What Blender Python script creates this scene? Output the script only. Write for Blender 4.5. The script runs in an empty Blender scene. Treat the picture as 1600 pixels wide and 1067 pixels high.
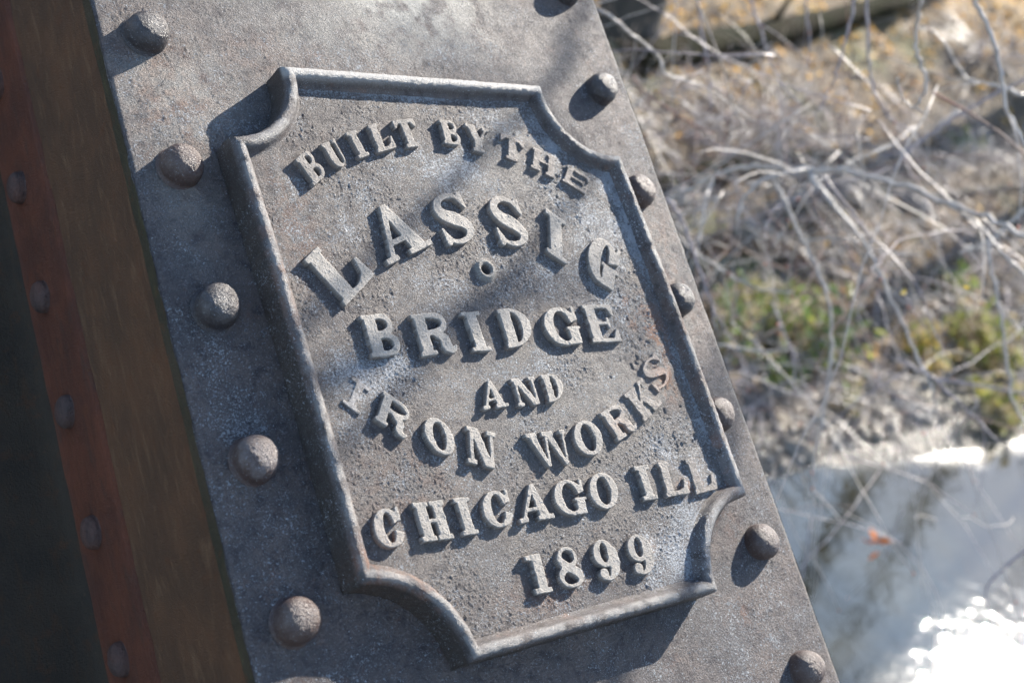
import bpy, math, random
import numpy as np
from mathutils import Matrix, Vector
rnd = random.Random(7)
rng = np.random.default_rng(11)
C = bpy.context.scene.collection
sc = bpy.context.scene

# ------------------------------------------------------------------ frame of the place
K = 1.45e-3                                   # one plaque unit ("mm") in metres
HC = 4.5                                      # camera height over the river
W2C = np.array([[0.9329, -0.3603, 0.0], [0.1746, 0.4522, -0.8747], [0.3151, 0.8159, 0.4847]])   # camera axes -> world
_u, _s, _v = np.linalg.svd(W2C); W2C = _u @ _v
RP = np.array([[0.7789, -0.2911, 0.5555], [0.0695, 0.9204, 0.3848], [-0.6233, -0.2612, 0.7371]])  # plaque axes -> camera
_u, _s, _v = np.linalg.svd(RP); RP = _u @ _v
TP = np.array([3.5166, -9.193, -911.7473]) - RP @ np.array([170.0, 190.0, 0.0])
CAM = np.array([0.0, 0.0, HC])
PW = W2C @ RP                                 # plaque axes -> world
ORG = W2C @ TP * K + CAM                      # plaque origin in the world
MPL = Matrix([[*PW[i], ORG[i]] for i in range(3)] + [[0, 0, 0, 1]])
SUN = np.array([60.0, 38.0, 26.4]); SUN /= np.linalg.norm(SUN); SUNW = PW @ SUN
FPX, CX, CY = 2030.05, 800.0, 533.5

# ------------------------------------------------------------------ camera, sky, sun, exposure
cd = bpy.data.cameras.new('camera'); cam = bpy.data.objects.new('camera', cd); C.objects.link(cam)
cam.matrix_world = Matrix([[*W2C[i], CAM[i]] for i in range(3)] + [[0, 0, 0, 1]])
cd.sensor_width = 36; cd.lens = FPX / 1600 * 36
cd.clip_start = 0.05; cd.clip_end = 3000
cd.dof.use_dof = True; cd.dof.focus_distance = 1.31; cd.dof.aperture_fstop = 4.8
sc.camera = cam
w = bpy.data.worlds.new('World'); sc.world = w; w.use_nodes = True
nt = w.node_tree; bg = nt.nodes['Background']; sky = nt.nodes.new('ShaderNodeTexSky')
sky.sky_type = 'NISHITA'; sky.sun_disc = False
sky.sun_elevation = math.asin(SUNW[2]); sky.sun_rotation = math.atan2(SUNW[0], SUNW[1])
sky.air_density = 1.0; sky.dust_density = 0.5; sky.ozone_density = 3.0
# thin broken cloud, as the river mirrors it
tc = nt.nodes.new('ShaderNodeTexCoord'); sp = nt.nodes.new('ShaderNodeSeparateXYZ'); nt.links.new(tc.outputs['Generated'], sp.inputs[0])
zz = nt.nodes.new('ShaderNodeMath'); zz.operation = 'MAXIMUM'; nt.links.new(sp.outputs[2], zz.inputs[0]); zz.inputs[1].default_value = 0.06
dv = nt.nodes.new('ShaderNodeVectorMath'); dv.operation = 'DIVIDE'; cb = nt.nodes.new('ShaderNodeCombineXYZ')
for i in range(3): nt.links.new(zz.outputs[0], cb.inputs[i])
nt.links.new(tc.outputs['Generated'], dv.inputs[0]); nt.links.new(cb.outputs[0], dv.inputs[1])
cn = nt.nodes.new('ShaderNodeTexNoise'); nt.links.new(dv.outputs[0], cn.inputs['Vector']); cn.inputs['Scale'].default_value = 1.1; cn.inputs['Detail'].default_value = 6; cn.inputs['Roughness'].default_value = .6
mr = nt.nodes.new('ShaderNodeMapRange'); mr.interpolation_type = 'SMOOTHSTEP'; nt.links.new(cn.outputs[0], mr.inputs[0])
for i, q in enumerate((.44, .64, 0., .9)): mr.inputs[i + 1].default_value = q
fd = nt.nodes.new('ShaderNodeMapRange'); nt.links.new(sp.outputs[2], fd.inputs[0])
for i, q in enumerate((.52, .74, 1., .0)): fd.inputs[i + 1].default_value = q
ml = nt.nodes.new('ShaderNodeMath'); ml.operation = 'MULTIPLY'; nt.links.new(mr.outputs[0], ml.inputs[0]); nt.links.new(fd.outputs[0], ml.inputs[1])
mx = nt.nodes.new('ShaderNodeMix'); mx.data_type = 'RGBA'; nt.links.new(ml.outputs[0], mx.inputs[0]); nt.links.new(sky.outputs[0], mx.inputs[6]); mx.inputs[7].default_value = (7.5, 10.2, 13.8, 1)
nt.links.new(mx.outputs[2], bg.inputs[0]); bg.inputs[1].default_value = 0.085
sl = bpy.data.lights.new('sun', 'SUN'); so = bpy.data.objects.new('sun', sl); C.objects.link(so)
sl.energy = 5.0; sl.angle = math.radians(0.5); sl.color = (1.0, 0.92, 0.81)
so.rotation_mode = 'QUATERNION'; so.rotation_quaternion = Vector(SUNW).to_track_quat('Z', 'Y'); so.location = (10, 18, 20)
sc.view_settings.view_transform = 'Standard'; sc.view_settings.look = 'None'
sc.view_settings.exposure = 1.42; sc.view_settings.gamma = 1; sc.view_settings.use_curve_mapping = False
sc.render.engine = 'CYCLES'; sc.cycles.use_denoising = True
sc.cycles.max_bounces = 6; sc.cycles.sample_clamp_indirect = 8

def at(px, py, dist):
    """a point of the world: seen direction and distance in metres"""
    r = np.array([px - CX, -(py - CY), -FPX]); r /= np.linalg.norm(r)
    return CAM + W2C @ r * dist

# ------------------------------------------------------------------ noise
_LAT = {}
def lattice(seed):
    if seed not in _LAT: _LAT[seed] = np.random.default_rng(seed).random((256, 256))
    return _LAT[seed]
def vnoise(x, y, seed=0):
    L = lattice(seed); xi = np.floor(x).astype(int); yi = np.floor(y).astype(int)
    fx = x - xi; fy = y - yi; fx = fx * fx * (3 - 2 * fx); fy = fy * fy * (3 - 2 * fy)
    a = L[xi & 255, yi & 255]; b = L[(xi + 1) & 255, yi & 255]; c = L[xi & 255, (yi + 1) & 255]; d = L[(xi + 1) & 255, (yi + 1) & 255]
    return (a * (1 - fx) + b * fx) * (1 - fy) + (c * (1 - fx) + d * fx) * fy
def fbm(x, y, seed=0, oct=4, gain=0.55):
    s = 0; a = 1; n = 0
    for i in range(oct):
        s = s + a * vnoise(x * 2 ** i + 17 * i, y * 2 ** i + 9 * i, seed + i); n += a; a *= gain
    return s / n
def sstep(a, b, x):
    t = np.clip((x - a) / (b - a), 0, 1); return t * t * (3 - 2 * t)
def gauss_spots(x, y, spots):
    g = np.zeros_like(x)
    for cx, cy, sx, sy, a in spots: g = np.maximum(g, a * np.exp(-((x - cx) / sx) ** 2 - ((y - cy) / sy) ** 2))
    return g

# ------------------------------------------------------------------ mesh helpers
def tag(o, label=None, cat=None, group=None, kind=None):
    if label: o['label'] = label
    if cat: o['category'] = cat
    if group: o['group'] = group
    if kind: o['kind'] = kind
    return o
def root(name, label, cat, group=None, M=None):
    o = bpy.data.objects.new(name, None); C.objects.link(o); o.empty_display_size = 0.05
    if M is not None: o.matrix_world = M
    return tag(o, label, cat, group)
def mesh(name, V, F, mats, parent=None, attrs=None, smooth=True, fmat=None):
    """V (N,3); F (M,4) or (M,3) arrays or list of such arrays"""
    me = bpy.data.meshes.new(name)
    Fs = F if isinstance(F, list) else [F]
    Fs = [np.asarray(f, dtype=np.int32) for f in Fs if len(f)]
    V = np.asarray(V, dtype=np.float32)
    me.vertices.add(len(V)); me.vertices.foreach_set('co', V.ravel())
    lt = np.concatenate([np.full(len(f), f.shape[1]) for f in Fs]); li = np.concatenate([f.ravel() for f in Fs])
    me.loops.add(len(li)); me.loops.foreach_set('vertex_index', li)
    me.polygons.add(len(lt)); st = np.concatenate([[0], np.cumsum(lt)[:-1]])
    me.polygons.foreach_set('loop_start', st.astype(np.int32)); me.polygons.foreach_set('loop_total', lt.astype(np.int32))
    me.polygons.foreach_set('use_smooth', np.full(len(lt), smooth))
    for m in (mats if isinstance(mats, (list, tuple)) else [mats]): me.materials.append(m)
    if fmat is not None: me.polygons.foreach_set('material_index', np.asarray(fmat, dtype=np.int32))
    for k, a in (attrs or {}).items():
        at_ = me.attributes.new(k, 'FLOAT', 'POINT'); at_.data.foreach_set('value', np.asarray(a, dtype=np.float32).ravel())
    me.update(calc_edges=True); me.validate()
    o = bpy.data.objects.new(name, me); C.objects.link(o)
    if parent is not None: o.parent = parent
    return o
def grid_faces(nx, ny, mask=None):
    """vertex id = i*ny+j ; returns quads (and re-indexed keep list when a cell mask (nx-1,ny-1) is given)"""
    i, j = np.meshgrid(np.arange(nx - 1), np.arange(ny - 1), indexing='ij')
    a = i * ny + j; q = np.stack([a, a + ny, a + ny + 1, a + 1], -1)
    q = q[mask] if mask is not None else q.reshape(-1, 4)
    return q
def compact(V, q, attrs):
    used = np.unique(q); m = -np.ones(len(V), int); m[used] = np.arange(len(used))
    return V[used], m[q], {k: v.ravel()[used] for k, v in attrs.items()}

class MB:
    """collects pieces into one mesh"""
    def __init__(s): s.V = []; s.Q = []; s.T = []; s.n = 0; s.mq = []; s.mt = []
    def add(s, V, F, m=0):
        F = np.asarray(F); V = np.asarray(V, float)
        if F.shape[1] == 4: s.Q.append(F + s.n); s.mq += [m] * len(F)
        else: s.T.append(F + s.n); s.mt += [m] * len(F)
        s.V.append(V); s.n += len(V)
    def tube(s, P, r, sides=6, m=0, jit=0.0):
        P = np.asarray(P, float); n = len(P); r = np.broadcast_to(np.asarray(r, float), (n,))
        T = np.gradient(P, axis=0); T /= np.linalg.norm(T, axis=1)[:, None] + 1e-12
        up = np.array([0.13, 0.21, 0.97]); 
        if abs(T[0] @ up) > 0.9: up = np.array([0.97, 0.1, 0.2])
        A = np.cross(T, up); A /= np.linalg.norm(A, axis=1)[:, None] + 1e-9; B = np.cross(T, A)
        an = np.linspace(0, 2 * math.pi, sides, endpoint=False)
        R = r[:, None] * (1 + jit * (rng.random((n, sides)) - .5))
        V = P[:, None] + R[..., None] * (np.cos(an)[None, :, None] * A[:, None] + np.sin(an)[None, :, None] * B[:, None])
        i, j = np.meshgrid(np.arange(n - 1), np.arange(sides), indexing='ij'); k = (j + 1) % sides
        s.add(V.reshape(-1, 3), np.stack([i * sides + j, i * sides + k, (i + 1) * sides + k, (i + 1) * sides + j], -1).reshape(-1, 4), m)
        if sides == 4: c = [[0, 1, 2, 3]]
        o = s.n - n * sides
        cap = [[o, o + a + 1, o + a] for a in range(1, sides - 1)]; e = o + (n - 1) * sides
        cap += [[e, e + a, e + a + 1] for a in range(1, sides - 1)]
        s.T.append(np.array(cap)); s.mt += [m] * len(cap)
    def box(s, a, b, m=0):
        a = np.array(a, float); b = np.array(b, float)
        V = np.array([[x, y, z] for x in (a[0], b[0]) for y in (a[1], b[1]) for z in (a[2], b[2])])
        s.add(V, [[0, 1, 3, 2], [4, 6, 7, 5], [0, 4, 5, 1], [2, 3, 7, 6], [0, 2, 6, 4], [1, 5, 7, 3]], m)
    def build(s, name, mats, parent=None, smooth=True):
        V = np.concatenate(s.V); F = []; fm = []
        if s.Q: F.append(np.concatenate(s.Q)); fm += s.mq
        if s.T: F.append(np.concatenate(s.T)); fm += s.mt
        return mesh(name, V, F, mats, parent, smooth=smooth, fmat=fm)

def spline(P, n):
    """Catmull-Rom through P, n samples"""
    P = np.asarray(P, float); Q = np.vstack([2 * P[0] - P[1], P, 2 * P[-1] - P[-2]])
    t = np.linspace(0, len(P) - 1 - 1e-6, n); i = t.astype(int); f = (t - i)[:, None]
    a, b, c, d = Q[i], Q[i + 1], Q[i + 2], Q[i + 3]
    return 0.5 * (2 * b + (c - a) * f + (2 * a - 5 * b + 4 * c - d) * f ** 2 + (3 * b - a - 3 * c + d) * f ** 3)

# ------------------------------------------------------------------ materials
class NT:
    def __init__(s, name):
        s.m = bpy.data.materials.new(name); s.m.use_nodes = True; s.t = s.m.node_tree; s.b = s.t.nodes['Principled BSDF']
    def n(s, t, **kw):
        o = s.t.nodes.new(t)
        for k, v in kw.items(): setattr(o, k, v)
        return o
    def l(s, a, b): s.t.links.new(a, b)
    def coord(s, scale, obj='Object', stretch=(1, 1, 1)):
        tc = s.n('ShaderNodeTexCoord'); mp = s.n('ShaderNodeMapping'); mp.inputs['Scale'].default_value = [scale * q for q in stretch]
        s.l(tc.outputs[obj], mp.inputs['Vector']); return mp.outputs[0]
    def noise(s, vec, scale, detail=4, rough=.55, dist=0):
        o = s.n('ShaderNodeTexNoise'); s.l(vec, o.inputs['Vector']); o.inputs['Scale'].default_value = scale
        o.inputs['Detail'].default_value = detail; o.inputs['Roughness'].default_value = rough; o.inputs['Distortion'].default_value = dist
        return o.outputs[0]
    def vor(s, vec, scale, feature='F1', rand=1.0):
        o = s.n('ShaderNodeTexVoronoi'); o.feature = feature; s.l(vec, o.inputs['Vector']); o.inputs['Scale'].default_value = scale
        o.inputs['Randomness'].default_value = rand; return o
    def rng(s, v, a, b, c=0., d=1.):
        o = s.n('ShaderNodeMapRange'); o.interpolation_type = 'SMOOTHSTEP'; s.l(v, o.inputs[0])
        for i, q in enumerate((a, b, c, d)): o.inputs[i + 1].default_value = q
        return o.outputs[0]
    def math(s, op, a, b=None):
        o = s.n('ShaderNodeMath', operation=op)
        for i, q in enumerate((a, b)):
            if q is None: continue
            if isinstance(q, (int, float)): o.inputs[i].default_value = q
            else: s.l(q, o.inputs[i])
        return o.outputs[0]
    def mix(s, f, a, b):
        o = s.n('ShaderNodeMix', data_type='RGBA')
        for q, i in ((f, 0), (a, 6), (b, 7)):
            if isinstance(q, (int, float)): o.inputs[i].default_value = q
            elif isinstance(q, tuple): o.inputs[i].default_value = (*q, 1)
            else: s.l(q, o.inputs[i])
        return o.outputs[2]
    def attr(s, name):
        o = s.n('ShaderNodeAttribute'); o.attribute_name = name; return o.outputs['Fac']
    def bump(s, h, strength, dist, prev=None):
        o = s.n('ShaderNodeBump'); s.l(h, o.inputs['Height']); o.inputs['Strength'].default_value = strength; o.inputs['Distance'].default_value = dist
        if prev is not None: s.l(prev, o.inputs['Normal'])
        return o.outputs[0]
    def fin(s, col, rough, normal=None, spec=.5, metal=0.):
        for q, i in ((col, 'Base Color'), (rough, 'Roughness'), (spec, 'Specular IOR Level'), (metal, 'Metallic')):
            if isinstance(q, (int, float)): s.b.inputs[i].default_value = q
            elif isinstance(q, tuple): s.b.inputs[i].default_value = (*q, 1)
            else: s.l(q, s.b.inputs[i])
        if normal is not None: s.l(normal, s.b.inputs['Normal'])
        return s.m

def iron(name, a, b, dark, rough=.62, lich=0.5, grit=0.5, rust=(0.30, 0.13, 0.065), rustamt=.15, spec=.5, metal=0.0, pale=(0.31, 0.30, 0.285), seedscale=1.0):
    a, b, dark, pale = [tuple(min(.8, q * 1.32 * t_) for q, t_ in zip(c_, (1.0, .975, .93))) for c_ in (a, b, dark, pale)]
    N = NT(name); v = N.coord(1 / K)                       # coordinates in plaque units
    n1 = N.noise(v, .022 * seedscale, 6, .6); n2 = N.noise(v, .13, 5, .6); n3 = N.noise(v, .9, 3, .6)
    col = N.mix(N.rng(n1, .36, .64), a, b)
    col = N.mix(N.math('MULTIPLY', N.rng(n2, .48, .68), .75), col, dark)
    col = N.mix(N.math('MULTIPLY', N.rng(n3, .5, .75), .45), col, dark)
    # warm rusty freckles
    r1 = N.math('MULTIPLY', N.rng(N.noise(v, .055, 5, .7), .56, .70), N.rng(N.noise(v, .4, 3), .38, .62))
    rf = N.math('MAXIMUM', N.math('MULTIPLY', r1, rustamt * 2.2), N.attr('rust'))
    col = N.mix(N.math('MINIMUM', rf, 1.0), col, rust)
    # worn pale raised parts, plus painted glare on the plate and highlight on the moulding
    wr = N.math('MULTIPLY', N.attr('wear_glare'), N.rng(n3, .25, .5, .55, 1.))
    col = N.mix(wr, col, pale)
    col = N.mix(N.math('MULTIPLY', N.attr('flank_tint'), N.rng(n3, .2, .5, .7, 1.)), col, (0.050, 0.040, 0.033))
    # lichen / mineral flecks: small flat scales gathered in patches
    patch = N.math('ADD', N.rng(N.noise(v, .035, 5, .72), .36, .72, .12, .70), N.math('MULTIPLY', N.attr('lichen'), .8))
    clump = N.math('ADD', N.noise(v, .55, 3, .75), N.math('MULTIPLY', N.math('MULTIPLY', patch, lich * 1.3), .22))
    fine = N.math('ADD', N.noise(v, 1.15, 2, .7), N.math('MULTIPLY', N.math('MULTIPLY', patch, lich * 1.3), .16))
    lf = N.math('MAXIMUM', N.rng(clump, .665, .72), N.rng(fine, .665, .73))
    film = N.math('MULTIPLY', N.rng(N.attr('lichen'), .38, .95), N.rng(n2, .66, .42))
    lf2 = N.math('MAXIMUM', lf, N.math('MULTIPLY', film, .26))
    col = N.mix(N.math('MULTIPLY', lf2, .9), col, (0.50, 0.53, 0.57))
    n4 = N.noise(v, .85, 3, .75)
    h = N.math('ADD', N.math('MULTIPLY', N.rng(n4, .38, .72), 1.0), N.math('MULTIPLY', lf, .5))
    nb = N.bump(h, min(1., grit * 1.5), K * 1.45)
    nb = N.bump(N.noise(v, 2.2, 3, .75), grit * 1.1, K * .8, nb)
    rg = N.rng(n2, .3, .7, rough - .1, rough + .12)
    return N.fin(col, rg, nb, spec, metal)

M_FIELD = iron('cast_iron_field', (0.155, 0.138, 0.132), (0.112, 0.103, 0.106), (0.055, 0.05, 0.056), .54, .75, .8, rustamt=.12, spec=.4)
M_LETTER = iron('cast_iron_letter', (0.13, 0.11, 0.10), (0.10, 0.09, 0.088), (0.05, 0.045, 0.042), .55, .22, .3, rustamt=.1, spec=.35, pale=(0.275, 0.262, 0.245))
M_BORDER = iron('cast_iron_moulding', (0.105, 0.09, 0.086), (0.070, 0.067, 0.073), (0.034, 0.029, 0.028), .42, .34, .4, rustamt=.15, spec=.5, pale=(0.33, 0.325, 0.32))
M_PLATE = iron('steel_cover_plate', (0.145, 0.122, 0.117), (0.09, 0.084, 0.09), (0.055, 0.05, 0.057), .55, .55, .6, rustamt=.10, spec=.34, pale=(0.42, 0.41, 0.385))  # pale raised to carry the painted glare at the plate's top
M_RIVET = iron('steel_rivet', (0.036, 0.030, 0.030), (0.026, 0.024, 0.029), (0.018, 0.015, 0.017), .36, .05, .28, rustamt=.06, spec=.6, seedscale=2.)

def shade_steel(name, a, b, streak, rough=.6, rust=(0.16, 0.06, 0.025)):
    a, b, streak = [tuple(q * 1.15 for q in c_) for c_ in (a, b, streak)]
    N = NT(name); v = N.coord(1 / K); vs = N.coord(1 / K, stretch=(1, .22, .8))
    n1 = N.noise(v, .02, 5, .6); n2 = N.noise(vs, .16, 5, .65, .4); n3 = N.noise(v, .6, 4, .6)
    col = N.mix(N.rng(n1, .35, .65), a, b)
    col = N.mix(N.math('MULTIPLY', N.rng(n2, .5, .72), .7), col, streak)
    col = N.mix(N.math('MULTIPLY', N.rng(n3, .55, .75), .5), col, (a[0] * .35, a[1] * .35, a[2] * .35))
    col = N.mix(N.math('MULTIPLY', N.rng(N.noise(v, .07, 4, .7), .55, .72), .35), col, rust)
    col = N.mix(N.math('MULTIPLY', N.rng(N.noise(v, 1.1, 4, .7), .54, .72), .55), col, (streak[0] * 1.25, streak[1] * 1.15, streak[2]))
    dg = N.coord(1 / K, stretch=(1, .35, .9)); sc_ = N.rng(N.noise(dg, .55, 3, .8), .60, .74)
    col = N.mix(N.math('MULTIPLY', sc_, .4), col, (streak[0] * 1.5, streak[1] * 1.5, streak[2] * 1.4))
    nb = N.bump(N.noise(v, .5, 6, .75), 1.0, K * 2.2)
    return N.fin(col, N.rng(n2, .3, .7, rough - .12, rough + .1), nb, .22)
M_WEB = shade_steel('rusty_web_steel', (0.138, 0.070, 0.038), (0.098, 0.055, 0.033), (0.185, 0.108, 0.060))
M_RED = shade_steel('red_rust_steel', (0.150, 0.053, 0.030), (0.100, 0.040, 0.026), (0.078, 0.046, 0.033), .45)
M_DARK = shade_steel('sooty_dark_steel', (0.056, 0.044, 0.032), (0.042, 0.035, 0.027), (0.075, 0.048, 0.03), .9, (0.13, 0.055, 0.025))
M_MOSS = shade_steel('mossy_plate_edge', (0.075, 0.058, 0.038), (0.05, 0.044, 0.028), (0.09, 0.078, 0.04), .8)
M_REDRIV = shade_steel('red_rust_rivet', (0.13, 0.07, 0.055), (0.09, 0.065, 0.06), (0.03, 0.025, 0.025), .42, (0.15, 0.05, 0.03))

# ------------------------------------------------------------------ the river bank (large structure first)
NB = np.array([-0.75, 0.66]); NB /= np.linalg.norm(NB); TD = np.array([NB[1], -NB[0]]); W0 = np.array([1.92, 7.26])
def td(x, y): return (x - W0[0]) * TD[0] + (y - W0[1]) * TD[1], (x - W0[0]) * NB[0] + (y - W0[1]) * NB[1]
def ground(x, y):
    x = np.asarray(x, float); y = np.asarray(y, float); t, d = td(x, y)
    d = d + (vnoise(t * .35 + 40, t * 0 + 3, 5) - .5) * .5 + (fbm(t * 1.3 + 9, d * .6, 6, 3) - .5) * .25
    h = np.where(d > 0, np.interp(d, [0, 1.2, 4, 9, 14, 30, 200], [0, .16, .95, 2.2, 2.9, 3.6, 9]), 0)
    h = h + np.where(d < 0, np.interp(d, [-240, -40, -26, -22, -4, 0], [9, 4, 2.2, -.9, -.8, 0]), 0)
    k = sstep(.2, 3, np.abs(d))
    return h + k * ((fbm(x * .45, y * .45, 21, 4) - .5) * .55 + (fbm(x * 2.4, y * 2.4, 25, 3) - .5) * .16)
def hit(px, py):
    r = at(px, py, 1) - CAM; s = 2.0
    while s < 90:
        p = CAM + r * s
        if p[2] < max(0, float(ground(p[0], p[1]))): break
        s += .03
    return p

def ground_mat():
    N = NT('river_bank_soil'); v = N.coord(1.0)
    n1 = N.noise(v, .8, 6, .6); n2 = N.noise(v, 4, 5, .6); n3 = N.noise(v, 18, 4, .7)
    c = N.mix(N.rng(n1, .38, .62), (0.135, 0.098, 0.058), (0.08, 0.063, 0.044))
    c = N.mix(N.math('MULTIPLY', N.rng(n2, .5, .68), .7), c, (0.24, 0.185, 0.12))
    spz = N.n('ShaderNodeSeparateXYZ'); N.l(v, spz.inputs[0]); c = N.mix(N.math('MULTIPLY', N.rng(N.math('ADD', spz.outputs[2], N.math('MULTIPLY', n1, 1.2)), 1.9, 2.5), N.rng(n2, .3, .55)), c, (0.50, 0.33, 0.13))
    c = N.mix(N.math('MULTIPLY', N.rng(n3, .5, .7), .6), c, (0.07, 0.06, 0.05))
    c = N.mix(N.math('MULTIPLY', N.rng(N.noise(v, .55, 3), .53, .66), .5), c, (0.14, 0.16, 0.06))
    sp = N.n('ShaderNodeSeparateXYZ'); N.l(v, sp.inputs[0])
    wet = N.rng(sp.outputs[2], .10, .02)
    c = N.mix(wet, c, (0.05, 0.045, 0.036))
    return N.fin(c, N.rng(sp.outputs[2], .03, .16, .16, .9), N.bump(n3, .8, .04), .6)
M_GROUND = ground_mat()
def axis(parts):
    a = [];
    for lo, hi, st in parts: a += list(np.arange(lo, hi, st))
    return np.array(a + [parts[-1][1]])
at_ = axis([(-400, -60, 20), (-60, -8, 3), (-8, 26, .14), (26, 60, 3), (60, 400, 20)])
ad_ = axis([(-300, -60, 20), (-60, -4, 2), (-4, 18, .14), (18, 60, 3), (60, 400, 20)])
T_, D_ = np.meshgrid(at_, ad_, indexing='ij')
gx = W0[0] + T_ * TD[0] + D_ * NB[0]; gy = W0[1] + T_ * TD[1] + D_ * NB[1]
g = mesh('river_bank', np.stack([gx, gy, ground(gx, gy)], -1).reshape(-1, 3), grid_faces(len(at_), len(ad_)), M_GROUND)
tag(g, kind='structure')

def water_mat():
    N = NT('river_water'); v = N.coord(1.0, stretch=(1, 1, 0.01))
    n1 = N.noise(v, 1.3, 3, .5, .3); n2 = N.noise(v, 7, 4, .6, .4); n3 = N.noise(v, 26, 3, .6)
    bedc = N.mix(N.rng(N.noise(v, .9, 5), .4, .62), (0.010, 0.011, 0.009), (0.026, 0.024, 0.013))
    calm = N.rng(N.noise(v, .45, 3), .38, .62, .35, 1.0)
    h = N.math('ADD', N.math('MULTIPLY', n1, .09), N.math('ADD', N.math('MULTIPLY', N.math('MULTIPLY', n2, N.math('ADD', calm, N.math('MULTIPLY', N.attr('riffle'), 1.6))), .08), N.math('MULTIPLY', N.math('MULTIPLY', n3, calm), .010)))
    m = N.fin(bedc, N.math('ADD', N.math('MULTIPLY', N.attr('riffle'), .28), .042), N.bump(h, 1.0, .035), 1.0)
    N.b.inputs['IOR'].default_value = 1.5
    return m
wt = axis([(-400, -20, 20), (-20, 40, .25), (40, 400, 20)]); wd = axis([(-30, -2, 1), (-2, 1.5, .1)])
T_, D_ = np.meshgrid(wt, wd, indexing='ij')
wv = np.stack([W0[0] + T_ * TD[0] + D_ * NB[0], W0[1] + T_ * TD[1] + D_ * NB[1], 0 * T_ + .004], -1).reshape(-1, 3)
tag(mesh('river_water', wv, grid_faces(len(wt), len(wd)), water_mat(), attrs={'riffle': sstep(-.38, .0, D_ + (fbm(T_ * .9, T_ * 0, 33, 3) - .5) * 1.2) * sstep(-.5, 2.5, T_)}), kind='structure')

# ------------------------------------------------------------------ the inclined bridge post
W = 340.0; HP = 413.3; ZP = -26.4; EX = 65.0
SPOT_P = [(-4, 380, 50, 30, .5), (31, 407, 30, 20, .55), (217, 452, 45, 25, .75), (120, 440, 40, 22, .6), (-32, 164, 26, 24, .95), (311, -39, 30, 35, .9), (353, -28, 40, 45, .7), (-37, 83, 20, 40, .35),
          (-37, 215, 25, 30, .45), (-39, 123, 22, 25, .55), (391, 382, 18, 60, .5), (250, -45, 60, 18, .3), (385, 60, 20, 40, .45), (378, 90, 18, 40, .5)]
def rough_surface(x, y, s=1.0):
    big = (fbm(x / 60, y / 60, 31, 3) - .5) * 1.2
    mid = (fbm(x / 9, y / 9, 41, 4) - .5) * .9
    g = fbm(x / 1.45, y / 1.45, 51, 2, .5); g2 = vnoise(x / 2.3 + 40, y / 2.3, 55)
    grit = sstep(.54, .80, g) * .62 + sstep(.84, .98, g2) * .75
    area = .22 + 1.0 * sstep(.36, .62, fbm(x / 38, y / 38, 61, 3))
    return big * s * .5 + mid * s * .26 + grit * s * area
post = root('bridge_end_post', 'inclined riveted steel bridge post with grey speckled cover plate and rust brown side', 'bridge post', M=MPL)
def P(name, V, F, mats, parent, **kw): return mesh(name, np.asarray(V) * K, F, mats, parent, **kw)
xs = np.arange(-EX, W + EX + .1, 1.05)
xs[-1] = W + EX
ys = np.concatenate([np.arange(-1150, -160, 30), np.arange(-150, 570, 1.05), np.arange(580, 1500, 30)])
X, Y = np.meshgrid(xs, ys, indexing='ij')
fade = sstep(0, 6, np.minimum(X + EX, W + EX - X))
Z = ZP + rough_surface(X, Y, .62) * (.35 + .65 * fade) - (1 - sstep(0, 3, np.minimum(X + EX, W + EX - X))) * 1.4 - 4.5 * sstep(-12, -75, X)
edge_wob = (fbm(Y / 14, Y * 0, 71, 3) - .5) * 1.6 * ((X < -EX + 1) | (X > W + EX - 1))
lich = .65 * gauss_spots(X, Y, SPOT_P)
rust = gauss_spots(X, Y, [(-30, 403, 30, 45, .42), (40, 440, 50, 25, .18), (325, -22, 7, 10, .6), (382, 260, 16, 60, .35), (345, 60, 10, 30, .3)]) * sstep(.35, .65, fbm(X / 7, Y / 7, 77, 4))
wear_glare = gauss_spots(X, Y, [(195, 500, 75, 34, 1.15), (170, 470, 130, 34, .5), (-20, 405, 50, 50, .45), (375, 240, 22, 90, .35), (-35, 345, 22, 60, .3)]) * sstep(.2, .6, fbm(X / 11, Y / 11, 79, 4)) + .9 * np.exp(-(W + EX - X) / 1.6)  # top-centre glare and sunlit right edge painted pale, beside truly worn spots
mid = np.stack([X + edge_wob, Y, Z], -1).reshape(-1, 3)
P('cover_plate', mid, grid_faces(len(xs), len(ys)), M_PLATE, post, attrs={'lichen': lich, 'rust': rust, 'wear_glare': wear_glare})
# plate edges (thickness) left and right
def strip(name, x, z0, z1, mat, parent, dx=0.0, thick=None, step=6.0, seed=0, jit=.5):
    """a steel face in the plane x = const from z0 (near) to z1 (far)"""
    y = np.arange(-1150, 1500, step); z = np.linspace(z0, z1, 14)
    Yg, Zg = np.meshgrid(y, z, indexing='ij')
    Xg = x + (fbm(Yg / 25, Zg / 25, 81 + seed, 4) - .5) * jit * 2 + dx * (Zg - z0) / (z1 - z0)
    return P(name, np.stack([Xg, Yg, Zg], -1).reshape(-1, 3), grid_faces(len(y), len(z)), mat, parent)
strip('plate_edge', -EX + .2, ZP - 5.0, ZP - 17, M_MOSS, post, step=3, jit=.5)
strip('plate_edge', W + EX - .2, ZP - .8, ZP - 9, M_PLATE, post, step=3, jit=.5)
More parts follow.
